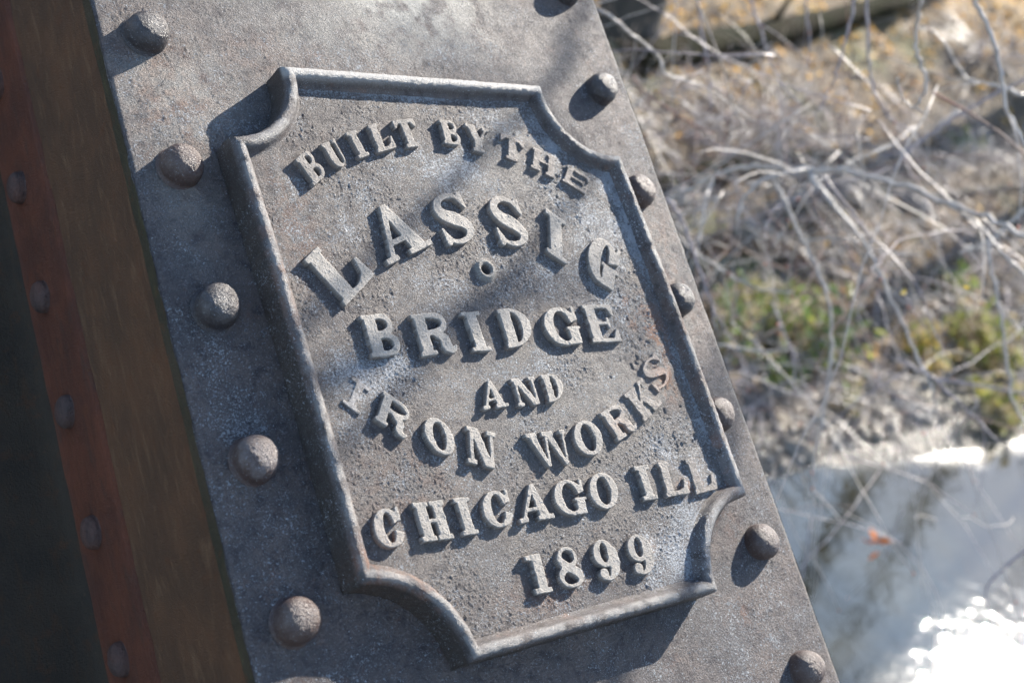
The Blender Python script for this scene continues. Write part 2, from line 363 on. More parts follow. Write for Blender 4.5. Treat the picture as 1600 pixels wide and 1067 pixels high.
# left side web of the box, the seam, and the lower angle with its rivets
strip('side_web', -EX + 3.0, ZP - 16.2, -262, M_WEB, post, jit=1.0, seed=3)
strip('side_web', W + EX - 4.5, ZP - 8.2, -262, M_WEB, post, jit=1.0, seed=5)
prof = [(3.5, -172.5), (-1.5, -173), (-4.2, -175), (-5.0, -178.5), (-5.2, -190), (-5.2, -215), (-5.2, -238), (-6, -246), (-8.5, -252), (-13, -256.5), (-20, -259), (-30, -260), (-60, -260.3), (-110, -260.5), (-112, -263), (-112, -268), (-60, -269), (4, -269)]
y = np.arange(-1150, 1500, 5.0); pr = np.array(prof)
PP = np.stack([np.interp(np.linspace(0, len(pr) - 1, 52), np.arange(len(pr)), pr[:, i]) for i in (0, 1)], -1)
Yg = np.repeat(y[:, None], len(PP), 1); ns = (fbm(Yg / 22, np.arange(len(PP))[None] / 5.0 + 0 * Yg, 91, 4) - .5)
V = np.stack([-EX + 4.5 + PP[None, :, 0] + ns * 1.3, Yg + 0 * ns, PP[None, :, 1] + ns * .8], -1).reshape(-1, 3)
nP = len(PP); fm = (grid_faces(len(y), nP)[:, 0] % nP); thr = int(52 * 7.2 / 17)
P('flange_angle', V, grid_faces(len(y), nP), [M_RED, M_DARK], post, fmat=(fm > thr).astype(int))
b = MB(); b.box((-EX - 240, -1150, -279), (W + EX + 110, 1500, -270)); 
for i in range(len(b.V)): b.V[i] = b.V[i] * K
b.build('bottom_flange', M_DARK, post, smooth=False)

def dome(cx, cy, z0, r, h, seed, axis_='z', lean=(0, 0)):
    """button rivet head with a hammered, slightly uneven shape"""
    nr, na = 30, 72; rr = np.linspace(0, 1, nr); an = np.linspace(0, 2 * math.pi, na, endpoint=False)
    q = np.random.default_rng(seed).random(6)
    V = []; 
    for i, t in enumerate(rr):
        s = np.sin(t * math.pi / 2) if t < .999 else 1
        for a in an:
            # profile: full dome that meets the plate steeply, with a thin skirt
            ph = t * math.pi / 2 * 1.0
            rad = r * np.sin(ph) ** .84 * (1 + .025 * math.cos(2 * a + q[0] * 6) + .02 * math.cos(3 * a + q[1] * 6))
            z = h * np.cos(ph) ** (.60 + .02 * (seed % 7)) if ph < math.pi / 2 - 1e-3 else 0
            V.append([rad * math.cos(a) + lean[0] * z, rad * math.sin(a) + lean[1] * z, z])
    for a in an: V.append([r * 1.12 * math.cos(a), r * 1.12 * math.sin(a), -1.2])
    V = np.array(V)
    nz = (fbm(V[:, 0] / 6 + 50 + seed, V[:, 1] / 6 + V[:, 2] / 5 + 30, 101, 3) - .5) * .3 + sstep(.58, .8, fbm(V[:, 0] / 1.6 + 90, V[:, 1] / 1.6 + V[:, 2] / 2, 105 + seed, 2)) * .3
    nrm = V / (np.linalg.norm(V, axis=1)[:, None] + 1e-6); V = V + nrm * nz[:, None]
    i, j = np.meshgrid(np.arange(nr), np.arange(na), indexing='ij'); k = (j + 1) % na
    Fq = np.stack([i * na + j, (i + 1) * na + j, (i + 1) * na + k, i * na + k], -1).reshape(-1, 4)
    at0 = V[:, 2] / h
    if axis_ == 'x': V = np.stack([-V[:, 2], V[:, 1], V[:, 0]], -1)      # pointing towards -x
    return V + [cx, cy, z0], Fq, at0
left = [(-32.9, 449.0 + 101, 0), (-34, 449.5, .2), (-34, 349, .3), (-34, 248.5, .7), (-34, 147.5, .9), (-34, 46.5, .1), (-34, -54, .2), (-34, -155, .2), (-34, 651, .2)]
right = [(369, 530, .2), (369.5, 429.5, .3), (371, 331, .1), (371, 231, .5), (371, 130.5, .2), (369, 25.5, .4), (368.5, -74.5, .5), (370, -175, .2), (370, 631, .2)]
for i, (x, yy, li) in enumerate(left + right):
    V, Fq, a0 = dome(x, yy, ZP - .3, 13.7 + .9 * rng.random(), 15.6 + 1.8 * rng.random(), 200 + i, lean=(.09 * (rng.random() - .4), .09 * (rng.random() - .4)))
    P('rivet', V, Fq, M_RIVET, post, attrs={'lichen': .7 * li * sstep(0, .6, a0) * np.ones(len(V)), 'rust': .12 * (rng.random() < .4) * np.ones(len(V)), 'wear_glare': .08 * sstep(.35, .9, a0) * sstep(.4, .6, fbm(V[:, 0] / 7, V[:, 1] / 7, 300 + i, 3))})
for i in range(-3, 7):
    V, Fq, a0 = dome(-EX - .8, 438 - 91.4 * (i), -222, 12.2, 9, 260 + i, 'x')
    P('rivet', V, Fq, M_REDRIV, post, attrs={'lichen': 0 * a0, 'rust': 0 * a0, 'wear_glare': 0 * a0})

# ------------------------------------------------------------------ the cast builder's plaque
plaque = root('builder_plaque', 'cast iron plaque with raised lettering, a rounded border and scooped corners, fixed to the post', 'plaque', M=MPL)
def arc(c, a0, a1, n=26):
    a = np.linspace(math.radians(a0), math.radians(a1), n); return a
def arcpts(cx, cy, p0, p1, n=26):
    a0 = math.atan2(p0[1] - cy, p0[0] - cx); a1 = math.atan2(p1[1] - cy, p1[0] - cx); r0 = math.hypot(p0[0] - cx, p0[1] - cy); r1 = math.hypot(p1[0] - cx, p1[1] - cy)
    while a1 - a0 > math.pi: a1 -= 2 * math.pi
    while a1 - a0 < -math.pi: a1 += 2 * math.pi
    t = np.linspace(0, 1, n); a = a0 + (a1 - a0) * t; r = r0 + (r1 - r0) * t
    return np.stack([cx + r * np.cos(a), cy + r * np.sin(a)], -1)
def line(p0, p1, bow=0, n=60):
    t = np.linspace(0, 1, n)[1:-1, None]; p0 = np.array(p0, float); p1 = np.array(p1, float); d = p1 - p0; nn = np.array([-d[1], d[0]]) / np.linalg.norm(d)
    return p0 + d * t + nn * bow * 4 * t * (1 - t)
cTL = ((51.5, 412.8), (-1.0, 356.5), (-1.5, 410.5)); cTR = ((276.5, 411.5), (337.5, 349.5), (334, 407)); cBR = ((345.0, 64.5), (282.0, 1.5), (347, -1)); cBL = ((66.5, 0.0), (6.0, 60.5), (-2, -7))
# counter-clockwise: bottom edge left->right, BR scoop, right edge up, TR scoop, top edge right->left, TL scoop, left edge down, BL scoop
def ccw():
    seg = []
    seg.append(arcpts(*cBL[2], cBL[1], cBL[0], 60)); seg.append(line(cBL[0], cBR[1], 0, 130))
    seg.append(arcpts(*cBR[2], cBR[1], cBR[0], 60)); seg.append(line(cBR[0], cTR[1], -2.0, 190))
    seg.append(arcpts(*cTR[2], cTR[1], cTR[0], 60)); seg.append(line(cTR[0], cTL[0], 0, 130))
    seg.append(arcpts(*cTL[2], cTL[0], cTL[1], 60)); seg.append(line(cTL[1], cBL[1], 2.2, 190))
    return np.vstack(seg)
OUT = ccw()
_d = np.roll(OUT, -1, 0) - OUT; _d /= np.linalg.norm(_d, axis=1)[:, None]; _n1 = np.stack([-_d[:, 1], _d[:, 0]], -1); _n0 = np.roll(_n1, 1, 0)
NIN = (_n0 + _n1); NIN /= np.linalg.norm(NIN, axis=1)[:, None]; NIN = NIN / np.maximum((NIN * _n1).sum(1), .45)[:, None]      # inward, mitred
prof = [(-3.6, ZP - 1.2), (-4.6, ZP + .6), (-4.4, -20), (-4.3, -14), (-4.3, -9), (-4.1, -5.5), (-3.6, -3.3), (-2.6, -1.6), (-1.2, -.5), (.6, 0), (2.2, -.3), (3.6, -1.1), (4.8, -2.4), (5.8, -4.2), (6.6, -6.2), (7.6, -7.9), (9.2, -9.2), (12, -10.6)]
prof = spline(prof, 34)
Vb = []
for o_, z_ in prof: Vb.append(np.concatenate([OUT + NIN * o_, np.full((len(OUT), 1), z_)], 1))
Vb = np.array(Vb); nO = len(OUT); arcl = np.arange(nO)[None] * 3.0 + 0 * Vb[..., 0]
ns = (fbm(Vb[..., 0] / 7 + Vb[..., 2] / 9, Vb[..., 1] / 7, 111, 4) - .5) * .9 + sstep(.55, .8, fbm(Vb[..., 0] / 1.7 + Vb[..., 2] / 3, Vb[..., 1] / 1.7, 115, 2)) * .5
# drop samples spaced unevenly: noise pushes along the local outward normal (approximately up or out)
up = sstep(-6, -1, Vb[..., 2]) + .0; outw = -(1 - up) * np.where(prof[:, 0][:, None] < 0, 1, -.3)
Vb[..., :2] += (NIN[None] * (outw * ns)[..., None]); Vb[..., 2] += up * ns
nz = len(prof); i, j = np.meshgrid(np.arange(nz - 1), np.arange(nO), indexing='ij'); k = (j + 1) % nO
Fb = np.stack([i * nO + j, i * nO + k, (i + 1) * nO + k, (i + 1) * nO + j], -1).reshape(-1, 4)
xb, yb = Vb[..., 0], Vb[..., 1]
P('moulding', Vb.reshape(-1, 3), Fb, M_BORDER, plaque, attrs={
    'flank_tint': sstep(-3.0, -6.5, Vb[..., 2]) * (prof[:, 0] < 0)[:, None] * .85,  # darker brown on the outer flank, below the crest
    'lichen': (gauss_spots(xb, yb, [(335, 323, 20, 60, .7), (340, 90, 16, 60, .85), (290, 20, 26, 36, .9), (0, 150, 12, 60, .5), (2, 230, 10, 60, .3)]) * .8),
    'rust': gauss_spots(xb, yb, [(6, 60, 14, 20, .6), (40, 45, 30, 22, .3), (346, 200, 9, 60, .35), (338, 90, 10, 26, .5), (2, 260, 9, 70, .25)]) * sstep(.35, .6, fbm(xb / 6, yb / 6, 121, 4)),
    'wear_glare': np.maximum(sstep(-2.5, -.3, Vb[..., 2]) * sstep(.34, .62, fbm(xb / 9, yb / 9, 123, 4)) * .5, sstep(405, 411, yb) * sstep(-9, -3, Vb[..., 2]) * .9)})  # top bar's sun highlight painted pale on its worn outer side

# ---- glyphs: a worn fat slab serif, drawn as unions of simple shapes in a box a wide and 1 high
def g_box(X, Y, x0, y0, x1, y1): return (X >= x0) & (X <= x1) & (Y >= y0) & (Y <= y1)
def g_poly(X, Y, pts):
    ins = np.zeros(X.shape, bool); n = len(pts)
    for i in range(n):
        (x0, y0), (x1, y1) = pts[i], pts[(i + 1) % n]
        if y0 == y1: continue
        c = ((Y >= min(y0, y1)) & (Y < max(y0, y1))) & (X < x0 + (Y - y0) * (x1 - x0) / (y1 - y0)); ins ^= c
    return ins
def g_ell(X, Y, cx, cy, rx, ry): return ((X - cx) / rx) ** 2 + ((Y - cy) / ry) ** 2 <= 1
def g_path(X, Y, pts, n=40):
    p = spline([q[:2] for q in pts], n); r = np.interp(np.linspace(0, len(pts) - 1, n), np.arange(len(pts)), [q[2] for q in pts])
    m = np.zeros(X.shape, bool)
    for (cx, cy), rr in zip(p, r): m |= (X - cx) ** 2 + (Y - cy) ** 2 <= rr * rr
    return m
def glyph(c, a, X, Y, s, t=.10):
    B = lambda *q: g_box(X, Y, *q); E = lambda *q: g_ell(X, Y, *q); G = lambda *q: g_poly(X, Y, q)
    e = .07
    def serif(x0, x1, y): return B(x0 - e, y, x1 + e, y + t)
    if c == 'I': x0 = a / 2 - s / 2; return B(x0, 0, x0 + s, 1) | B(0, 0, a, t) | B(0, 1 - t, a, 1)
    if c == '1':
        x0 = a * .58 - s / 2; return B(x0, 0, x0 + s, 1) | B(a * .12, 0, a, t) | G((x0, 1), (x0, .82), (0, .86), (0, .97), (x0, .99))
    if c == 'L':
        x0 = .05; return B(x0, 0, x0 + s, 1) | B(0, 0, a, t) | B(0, 1 - t, x0 + s + .05, 1) | G((a, 0), (a, .16), (a - .03, .44), (a - .1, .44), (a - .17, .20), (a - .34, t), (a - .34, 0))
    if c == 'E':
        x0 = .06; return B(x0, 0, x0 + s, 1) | B(0, 0, a, t) | B(0, 1 - t, a - .03, 1) | B(x0 + s, .46, a - .26, .55) | G((a, 0), (a, .34), (a - .07, .34), (a - .2, t)) | G((a - .03, 1), (a - .03, .70), (a - .1, .70), (a - .2, 1 - t)) | B(a - .30, .36, a - .22, .65)
    if c == 'H':
        return B(e, 0, e + s, 1) | B(a - e - s, 0, a - e, 1) | B(e, .45, a - e, .55) | serif(e, e + s, 0) | serif(e, e + s, 1 - t) | serif(a - e - s, a - e, 0) | serif(a - e - s, a - e, 1 - t)
    if c == 'T':
        x0 = a / 2 - s / 2; return B(x0, 0, x0 + s, 1) | B(0, 1 - t, a, 1) | serif(x0 - .03, x0 + s + .03, 0) | G((0, 1), (0, .70), (.07, .70), (.20, 1 - t)) | G((a, 1), (a, .70), (a - .07, .70), (a - .20, 1 - t))
    if c == 'U':
        r = a / 2; ex = s + .03; ix1 = a - .13
        outer = (B(.05, .32, a - .04, 1) | E(a / 2, .34, a / 2 - .045, .34)); inner = B(.05 + s, .34, ix1, 1.1) | E((.05 + s + ix1) / 2, .35, (ix1 - s - .05) / 2, .25)
        return (outer & ~inner) | B(0, 1 - t, .1 + s, 1) | B(ix1 - .06, 1 - t, a, 1)
    if c == 'Y':
        x0 = a / 2 - s / 2; return B(x0, 0, x0 + s, .48) | serif(x0, x0 + s, 0) | G((.03, 1), (.03 + s * 1.05, 1), (x0 + s, .42), (x0, .42)) | G((a - .05, 1), (a - .15, 1), (x0 + s * .6, .42), (x0 + s, .42)) | B(0, 1 - t, s + .12, 1) | B(a - .28, 1 - t, a, 1)
    if c == 'A':
        ap = a * .47; m = G((ap - .05, 1), (ap + .10, 1), (a - .10, 0), (a - .10 - s * 1.15, 0), (ap - .03, .80)) | G((ap - .03, 1), (ap + .05, .86), (.19, 0), (.08, 0))
        return m | (B(a * .24, .27, a * .72, .37)) | B(0, 0, .29, t) | B(a - .22 - s * 1.1, 0, a, t)
    if c == 'N':
        return B(.09, 0, .20, 1) | B(a - .20, .0, a - .09, 1) | G((.06, 1), (.06 + s * 1.1, 1), (a - .09, 0), (a - .14 - s * .8, 0)) | B(0, 0, .29, t) | B(0, 1 - t, .2 + s * .4, 1) | B(a - .29, 1 - t, a, 1)
    if c == 'W':
        w1 = s * .95; h = a / 2
        return G((.04, 1), (.04 + w1, 1), (h * .60 + .10, 0), (h * .60, 0)) | G((h - .03, 1), (h + .06, 1), (h * .60 + .10, 0), (h * .60 + .01, 0)) | G((h - .08, 1), (h - .08 + w1, 1), (h * 1.50 + .10, 0), (h * 1.50, 0)) | G((a - .11, 1), (a - .03, 1), (h * 1.50 + .10, 0), (h * 1.50 + .02, 0)) | B(0, 1 - t, w1 + .10, 1) | B(h - .14, 1 - t, h + w1, 1) | B(a - .2, 1 - t, a, 1)
    if c == 'O': return E(a / 2, .5, a / 2, .5) & ~E(a / 2, .5, a / 2 - s * .96, .385)
    if c in 'CG':
        m = E(a / 2 * .98, .5, a / 2 * .98, .5) & ~E(a / 2 * 1.04, .5, a / 2 * 1.04 - s, .39)
        m &= ~G((a * .60, .50), (a * 1.3, .86 if c == 'C' else .80), (a * 1.3, .18 if c == 'C' else .0), (a * .62, .46))
        m |= B(a - .13, .62, a - .03, .99)
        if c == 'C': m |= g_path(X, Y, [(a * .62, .055, .05), (a * .80, .12, .05), (a * .93, .30, .035)])
        else: m |= B(a - .07 - s, .02, a - .07, .46) | B(a - .12 - s, .40, a, .48) | g_path(X, Y, [(a * .5, .055, .05), (a * .72, .08, .06)])
        return m
    if c == 'D':
        x0 = .06; o_ = E(x0 + s * .5, .5, a - x0 - s * .5, .5) & (X > x0 + s * .5); i_ = E(x0 + s, .5, a - x0 - s * 1.95, .395) & (X > x0 + s)
        return B(x0, 0, x0 + s, 1) | (o_ & ~i_) | B(0, 0, .3, t) | B(0, 1 - t, .3, 1)
    if c in 'BR':
        x0 = .06; xm = x0 + s; rx1 = a - xm - (.05 if c == 'B' else .10)
        up_ = (B(xm - .02, .46, xm + rx1 * .45, 1) | E(xm + rx1 * .45, .735, rx1 * .55, .265)); ui = B(xm, .60, xm + .05, .88) | E(xm + .05, .74, max(rx1 - s * .62, .07), .14)
        m = B(x0, 0, xm, 1) | (up_ & ~ui)
        if c == 'B':
            rx = a - xm; lo = B(xm - .02, 0, xm + rx * .4, .52) | E(xm + rx * .4, .27, rx * .6, .27); li = E(xm + .06, .27, max(rx - s * .75, .08), .15) & (X > xm)
            m = B(x0, 0, xm, 1) | (up_ & ~ui) | (lo & ~li)
            return m | B(0, 0, .25, t) | B(0, 1 - t, .25, 1)
        m |= g_path(X, Y, [(xm + rx1 * .30, .47, .06), (xm + rx1 * .68, .36, s * .42), (xm + rx1 * .72, .16, s * .45), (a - .10, .07, .07), (a - .02, .15, .035)])
        return m | B(0, 0, xm + .09, t) | B(0, 1 - t, .25, 1)
    if c == 'K':
        xm = .07 + s; return B(.07, 0, xm, 1) | serif(.07, xm, 0) | serif(.07, xm, 1 - t) | G((xm, .36), (xm, .50), (a - .20, 1), (a - .10, 1)) | B(a - .30, 1 - t, a - .02, 1) | G((xm + .06, .56), (xm + .20, .66), (a - .02, 0), (a - .05 - s, 0)) | B(a - .12 - s, 0, a + .02, t)
    if c == 'S':
        q = a
        m = g_path(X, Y, [(q * .83, .80, .035), (q * .70, .915, .045), (q * .47, .950, .052), (q * .24, .89, .07), (q * .14, .745, .09), (q * .25, .60, .115), (q * .50, .50, .135), (q * .75, .385, .115), (q * .86, .245, .09), (q * .74, .105, .06), (q * .50, .048, .048), (q * .28, .09, .045), (q * .14, .22, .035)], 90)
        return m | G((q * .80, 1), (q * .90, .98), (q * .95, .66), (q * .90, .66), (q * .72, .86)) | G((q * .06, .35), (q * .11, .35), (q * .30, .12), (q * .22, .0), (q * .12, 0), (q * .10, .06))
    if c == '8':
        o_ = E(a / 2, .74, a * .40, .26) | E(a / 2, .28, a * .5, .28); i_ = E(a * .53, .755, a * .25, .155) | E(a * .48, .235, a * .29, .15)
        return (o_ & ~i_) | g_path(X, Y, [(a * .16, .72, .07), (a * .34, .56, .12), (a * .62, .44, .12), (a * .84, .28, .08)])
    if c == '9':
        o_ = E(a * .46, .66, a * .46, .34); i_ = E(a * .47, .68, a * .17, .24)
        return (o_ & ~i_) | g_path(X, Y, [(a * .82, .66, s * .52), (a * .84, .42, s * .55), (a * .76, .20, s * .42), (a * .55, .06, .055), (a * .38, .05, .05)]) | E(a * .28, .17, .135, .14)
    raise ValueError(c)

def blur(m, r):
    """three passes of a box blur, radius r cells"""
    for _ in range(3):
        for ax in (0, 1):
            c = np.cumsum(np.pad(m, [(r + 1, r) if k == ax else (0, 0) for k in (0, 1)]), axis=ax)
            m = (np.take(c, range(2 * r + 1, c.shape[ax]), ax) - np.take(c, range(0, c.shape[ax] - 2 * r - 1), ax)) / (2 * r + 1)
    return m

LETTERS = [
('B', 48.4, 325.0, 13.1, 9.1, -8.9, 20.0),
('U', 69.2, 337.5, 12.4, 5.2, -6.5, 19.6),
('I', 90.9, 346.6, 9.6, 3.2, -5.7, 20.3),
('L', 108.2, 351.6, 17.3, 4.9, -2.7, 22.1),
('T', 130.4, 355.6, 19.4, 3.0, -2.7, 22.7),
('B', 169.2, 360.6, 15.6, -1.0, 1.0, 20.8),
('Y', 188.6, 356.9, 21.1, -4.8, 5.3, 22.6),
('T', 218.3, 352.3, 20.2, -7.8, 8.0, 20.2),
('H', 245.0, 342.7, 20.6, -10.0, 9.3, 18.3),
('E', 272.5, 331.2, 19.7, -12.3, 11.5, 14.1),
('L', 46.9, 236.6, 28.9, 21.2, -21.8, 34.2),
('A', 89.3, 264.6, 42.0, 15.1, -12.3, 38.2),
('S', 140.9, 277.1, 31.9, 4.1, -1.4, 40.5),
('S', 188.8, 277.7, 31.1, -3.6, 3.1, 40.9),
('I', 232.8, 270.8, 15.6, -11.6, 12.8, 36.4),
('G', 264.2, 252.7, 23.6, -20.0, 21.8, 35.3),
('B', 55.7, 199.3, 24.6, 0.7, -0.7, 30.0),
('R', 94.5, 197.0, 30.6, 0.8, -0.1, 30.5),
('I', 137.7, 197.0, 15.9, -0.2, -1.1, 29.8),
('D', 168.1, 196.9, 26.7, 1.4, 0.4, 30.0),
('G', 207.3, 195.4, 33.2, -0.5, 0.5, 30.3),
('E', 248.6, 195.4, 29.2, -1.2, 0.7, 30.5),
('A', 131.2, 154.7, 22.4, 0.0, 0.8, 20.4),
('N', 161.4, 153.5, 21.5, -0.0, 0.2, 21.0),
('D', 189.1, 153.8, 17.5, 1.7, 0.1, 20.6),
('I', 26.0, 172.4, 10.3, -10.1, 13.1, 16.8),
('R', 44.6, 158.1, 18.4, -16.7, 12.9, 18.1),
('O', 77.5, 133.0, 20.9, -9.4, 3.5, 24.9),
('N', 105.8, 120.3, 22.2, -8.1, 6.9, 25.4),
('W', 160.9, 108.4, 35.2, -0.9, -1.7, 25.7),
('O', 201.7, 110.4, 26.0, 1.5, -0.5, 26.3),
('R', 241.6, 118.0, 23.2, 7.4, -9.2, 23.0),
('K', 273.5, 129.6, 23.3, 11.7, -11.8, 22.8),
('S', 295.3, 149.0, 23.1, 12.9, -9.5, 22.4),
('C', 22.2, 74.8, 21.5, 0.2, 0.3, 25.2),
('H', 54.6, 74.5, 23.6, -1.7, -0.5, 26.0),
('I', 85.8, 73.3, 12.4, -0.7, -0.4, 25.3),
('C', 105.6, 74.0, 23.9, -0.4, 1.3, 25.1),
('A', 132.9, 73.8, 29.9, -0.8, 3.4, 25.4),
('G', 166.7, 72.9, 27.7, -1.9, 1.5, 25.5),
('O', 198.6, 72.2, 25.8, -0.8, 2.7, 26.2),
('I', 247.0, 72.1, 14.3, -0.6, 0.7, 26.1),
('L', 270.1, 71.3, 24.1, -0.3, 1.6, 26.4),
('L', 300.2, 69.0, 24.0, 1.0, 0.7, 27.7),
('1', 126.6, 26.5, 15.8, -1.1, 1.2, 26.5),
('8', 150.4, 25.6, 20.6, -1.9, 2.3, 27.8),
('9', 183.7, 24.0, 20.5, -1.0, 2.6, 28.5),
('9', 215.3, 22.1, 21.5, -0.8, 2.8, 28.4)]
ZF = -9.4                                   # the field of the plaque
TL_ = 4.5                                   # how far the letters stand up
st = 0.62
fx = np.arange(-6, 352, st); fy = np.arange(-6, 420, st); X, Y = np.meshgrid(fx, fy, indexing='ij')
stamp = np.zeros(X.shape)
def gmask(c, bx, by, ux, uy, vx, vy, X, Y):
    hgt = math.hypot(vx, vy); a = math.hypot(ux, uy) / hgt; D = ux * vy - uy * vx
    p = ((X - bx) * vy - (Y - by) * vx) / D * a; q = (ux * (Y - by) - uy * (X - bx)) / D
    s = .30 if hgt > 28 else .29
    if c in 'NW': s = .27
    if c in 'O' : s = .27
    return glyph(c, a, p, q, s, .135 if hgt < 28 else .105)
# the crust that has built up between letters on the right-hand side
crust = sstep(.66, .88, X / 340 + (fbm(X / 40, Y / 40, 131, 3) - .5) * .28 - .10 * sstep(120, 60, Y) - .3 * sstep(60, 30, Y) + .07 * sstep(300, 350, Y))
crust = np.minimum(crust, .78) - .60 * np.exp(-((X - 284) / 30) ** 2 - ((Y - 262) / 34) ** 2) * (crust > .3)
crust = np.maximum(crust, gauss_spots(X, Y, [(30, 180, 16, 14, .85), (222, 20, 14, 20, .5), (238, 38, 10, 14, .8)]))
# letters -------------------------------------------------
for c, bx, by, ux, uy, vx, vy in LETTERS:
    xs0 = [bx, bx + ux, bx + vx, bx + ux + vx]; ys0 = [by, by + uy, by + vy, by + uy + vy]
    h0 = 0.42; x0, x1, y0, y1 = min(xs0) - 3, max(xs0) + 3, min(ys0) - 3, max(ys0) + 3
    ss = 3; gx_ = np.arange(x0, x1, h0 / ss); gy_ = np.arange(y0, y1, h0 / ss)
    Xs, Ys = np.meshgrid(gx_, gy_, indexing='ij')
    jx = (fbm(Xs / 3, Ys / 3, 141, 3) - .5) * .6; jy = (fbm(Xs / 3 + 50, Ys / 3, 145, 3) - .5) * .6
    m = gmask(c, bx, by, ux, uy, vx, vy, Xs + jx, Ys + jy).astype(float)
    big = math.hypot(vx, vy) > 35
    m = blur(m, 2)[1::ss, 1::ss]; Xg, Yg = Xs[1::ss, 1::ss], Ys[1::ss, 1::ss]
    ci = float(crust[int((bx + ux / 2 + vx / 2 + 6) / st), int((by + uy / 2 + vy / 2 + 6) / st)])
    flat = .42 if (c == 'I' and bx < 40) else 1.0
    top = TL_ * flat * (1 - .18 * ci)
    hh = sstep(.03, .62, m)
    ero = (fbm(Xg / 4, Yg / 4, 151, 3) - .5)
    Zg = ZF - 1.6 + (top + 1.6) * hh + hh * (ero * .6 + sstep(.55, .8, fbm(Xg / 1.5, Yg / 1.5, 155, 2)) * .3)
    keep = m > .012
    cell = keep[:-1, :-1] | keep[1:, :-1] | keep[:-1, 1:] | keep[1:, 1:]
    V = np.stack([Xg, Yg, Zg], -1).reshape(-1, 3); q = grid_faces(Xg.shape[0], Xg.shape[1], cell)
    edge = sstep(.45, .62, m) * sstep(1.0, .88, m)
    V, q, A = compact(V, q, {'wear_glare': (sstep(.93, 1.0, hh) * (.72 - .55 * ci) * (1 - .45 * sstep(300, 325, Yg)) + .28 * edge * (1 - ci)) * (.55 if flat < 1 else 1), 'lichen': gauss_spots(Xg, Yg, [(70, 205, 24, 16, .5), (118, 200, 20, 16, .55), (250, 80, 80, 30, .1)]) + .5 * ci + (.6 if flat < 1 else 0), 'rust': gauss_spots(Xg, Yg, [(30, 80, 12, 12, .4), (310, 160, 14, 16, .7), (250, 130, 10, 8, .5)])})
    o = P('digit' if c.isdigit() else 'letter', V, q, M_LETTER, plaque, attrs=A); o['label'] = 'raised ' + ('digit ' if c.isdigit() else 'letter ') + c
    np.maximum(stamp, gmask(c, bx, by, ux, uy, vx, vy, X, Y) * flat, out=stamp)
# field ---------------------------------------------------
drift = np.zeros_like(stamp); sd = blur(stamp, 1)
for k in np.arange(0, 15, .62):
    ox, oy = k * .86 / st, k * .50 / st; i0, j0 = int(round(ox)), int(round(oy))
    sh = np.zeros_like(sd); sh[i0:, j0:] = sd[:sd.shape[0] - i0, :sd.shape[1] - j0]
    np.maximum(drift, sh * (1 - k / 18), out=drift)
drift = blur(drift, 2) * crust
hole = np.hypot(X - 172, Y - 259); ang = np.arctan2(Y - 259, X - 172)
boss = np.exp(-(hole / 9.0) ** 4) * 1.2 + np.exp(-((hole - 6.2) / 2.4) ** 2) * 3.0; dent = sstep(3.9, 2.9, hole + .1 * np.cos(3 * ang)) * 9
Z = ZF + rough_surface(X + 500, Y, .72) * (1 - .8 * np.exp(-(hole / 9) ** 4)) + drift * TL_ * .80 + crust * (.5 + fbm(X / 12, Y / 12, 161, 3) * .9) + boss - dent
# pits and the remains of filled-in counters
Z -= crust * 1.3 * sstep(.70, .84, fbm(X / 6, Y / 6, 165, 2))
poly = np.zeros(X.shape, bool)
INN = OUT + NIN * 6.8
poly = g_poly(X, Y, [tuple(p) for p in INN])
cell = poly[:-1, :-1] | poly[1:, :-1] | poly[:-1, 1:] | poly[1:, 1:]
lich = gauss_spots(X, Y, [(330, 330, 22, 34, 1.05), (334, 285, 16, 48, 1.1), (340, 300, 9, 70, 1.2), (156, 405, 110, 8, .9), (44, 188, 28, 20, .95), (165, 333, 60, 30, .55), (130, 245, 30, 18, .45), (205, 248, 24, 16, .5), (292, 50, 34, 26, .95), (263, 24, 30, 26, .9),
                          (75, 194, 25, 12, .8), (289, 108, 30, 20, .5), (295, 290, 40, 44, .75), (278, 370, 30, 26, .85), (223, 385, 40, 20, .6), (280, 225, 40, 28, .5), (320, 60, 20, 26, .9), (150, 180, 90, 10, .35), (100, 300, 60, 40, .3), (338, 140, 10, 60, .75), (230, 250, 24, 20, .55)])
rust = gauss_spots(X, Y, [(318, 200, 11, 26, 1.2), (312, 160, 14, 16, 1.15), (298, 228, 7, 5, .9), (300, 210, 8, 8, .7), (246, 215, 6, 6, .5), (298, 77, 16, 8, .7), (235, 33, 14, 10, .6), (140, 25, 40, 12, .35), (30, 300, 20, 50, .28), (60, 110, 40, 30, .22)]) * sstep(.38, .58, fbm(X / 6, Y / 6, 171, 4))
wear_glare = drift * .25 + 1.5 * np.exp(-((hole - 6.4) / 2.6) ** 2) * sstep(3.4, 4.6, hole) + crust * .12 + .28 * gauss_spots(X, Y, [(205, 140, 100, 60, 1), (100, 60, 60, 40, .5), (220, 330, 60, 40, .7), (170, 90, 120, 40, .7)])
V, q, A = compact(np.stack([X, Y, Z], -1).reshape(-1, 3), grid_faces(len(fx), len(fy), cell), {'lichen': lich, 'rust': rust, 'wear_glare': wear_glare})
P('plaque_field', V, q, M_FIELD, plaque, attrs=A)

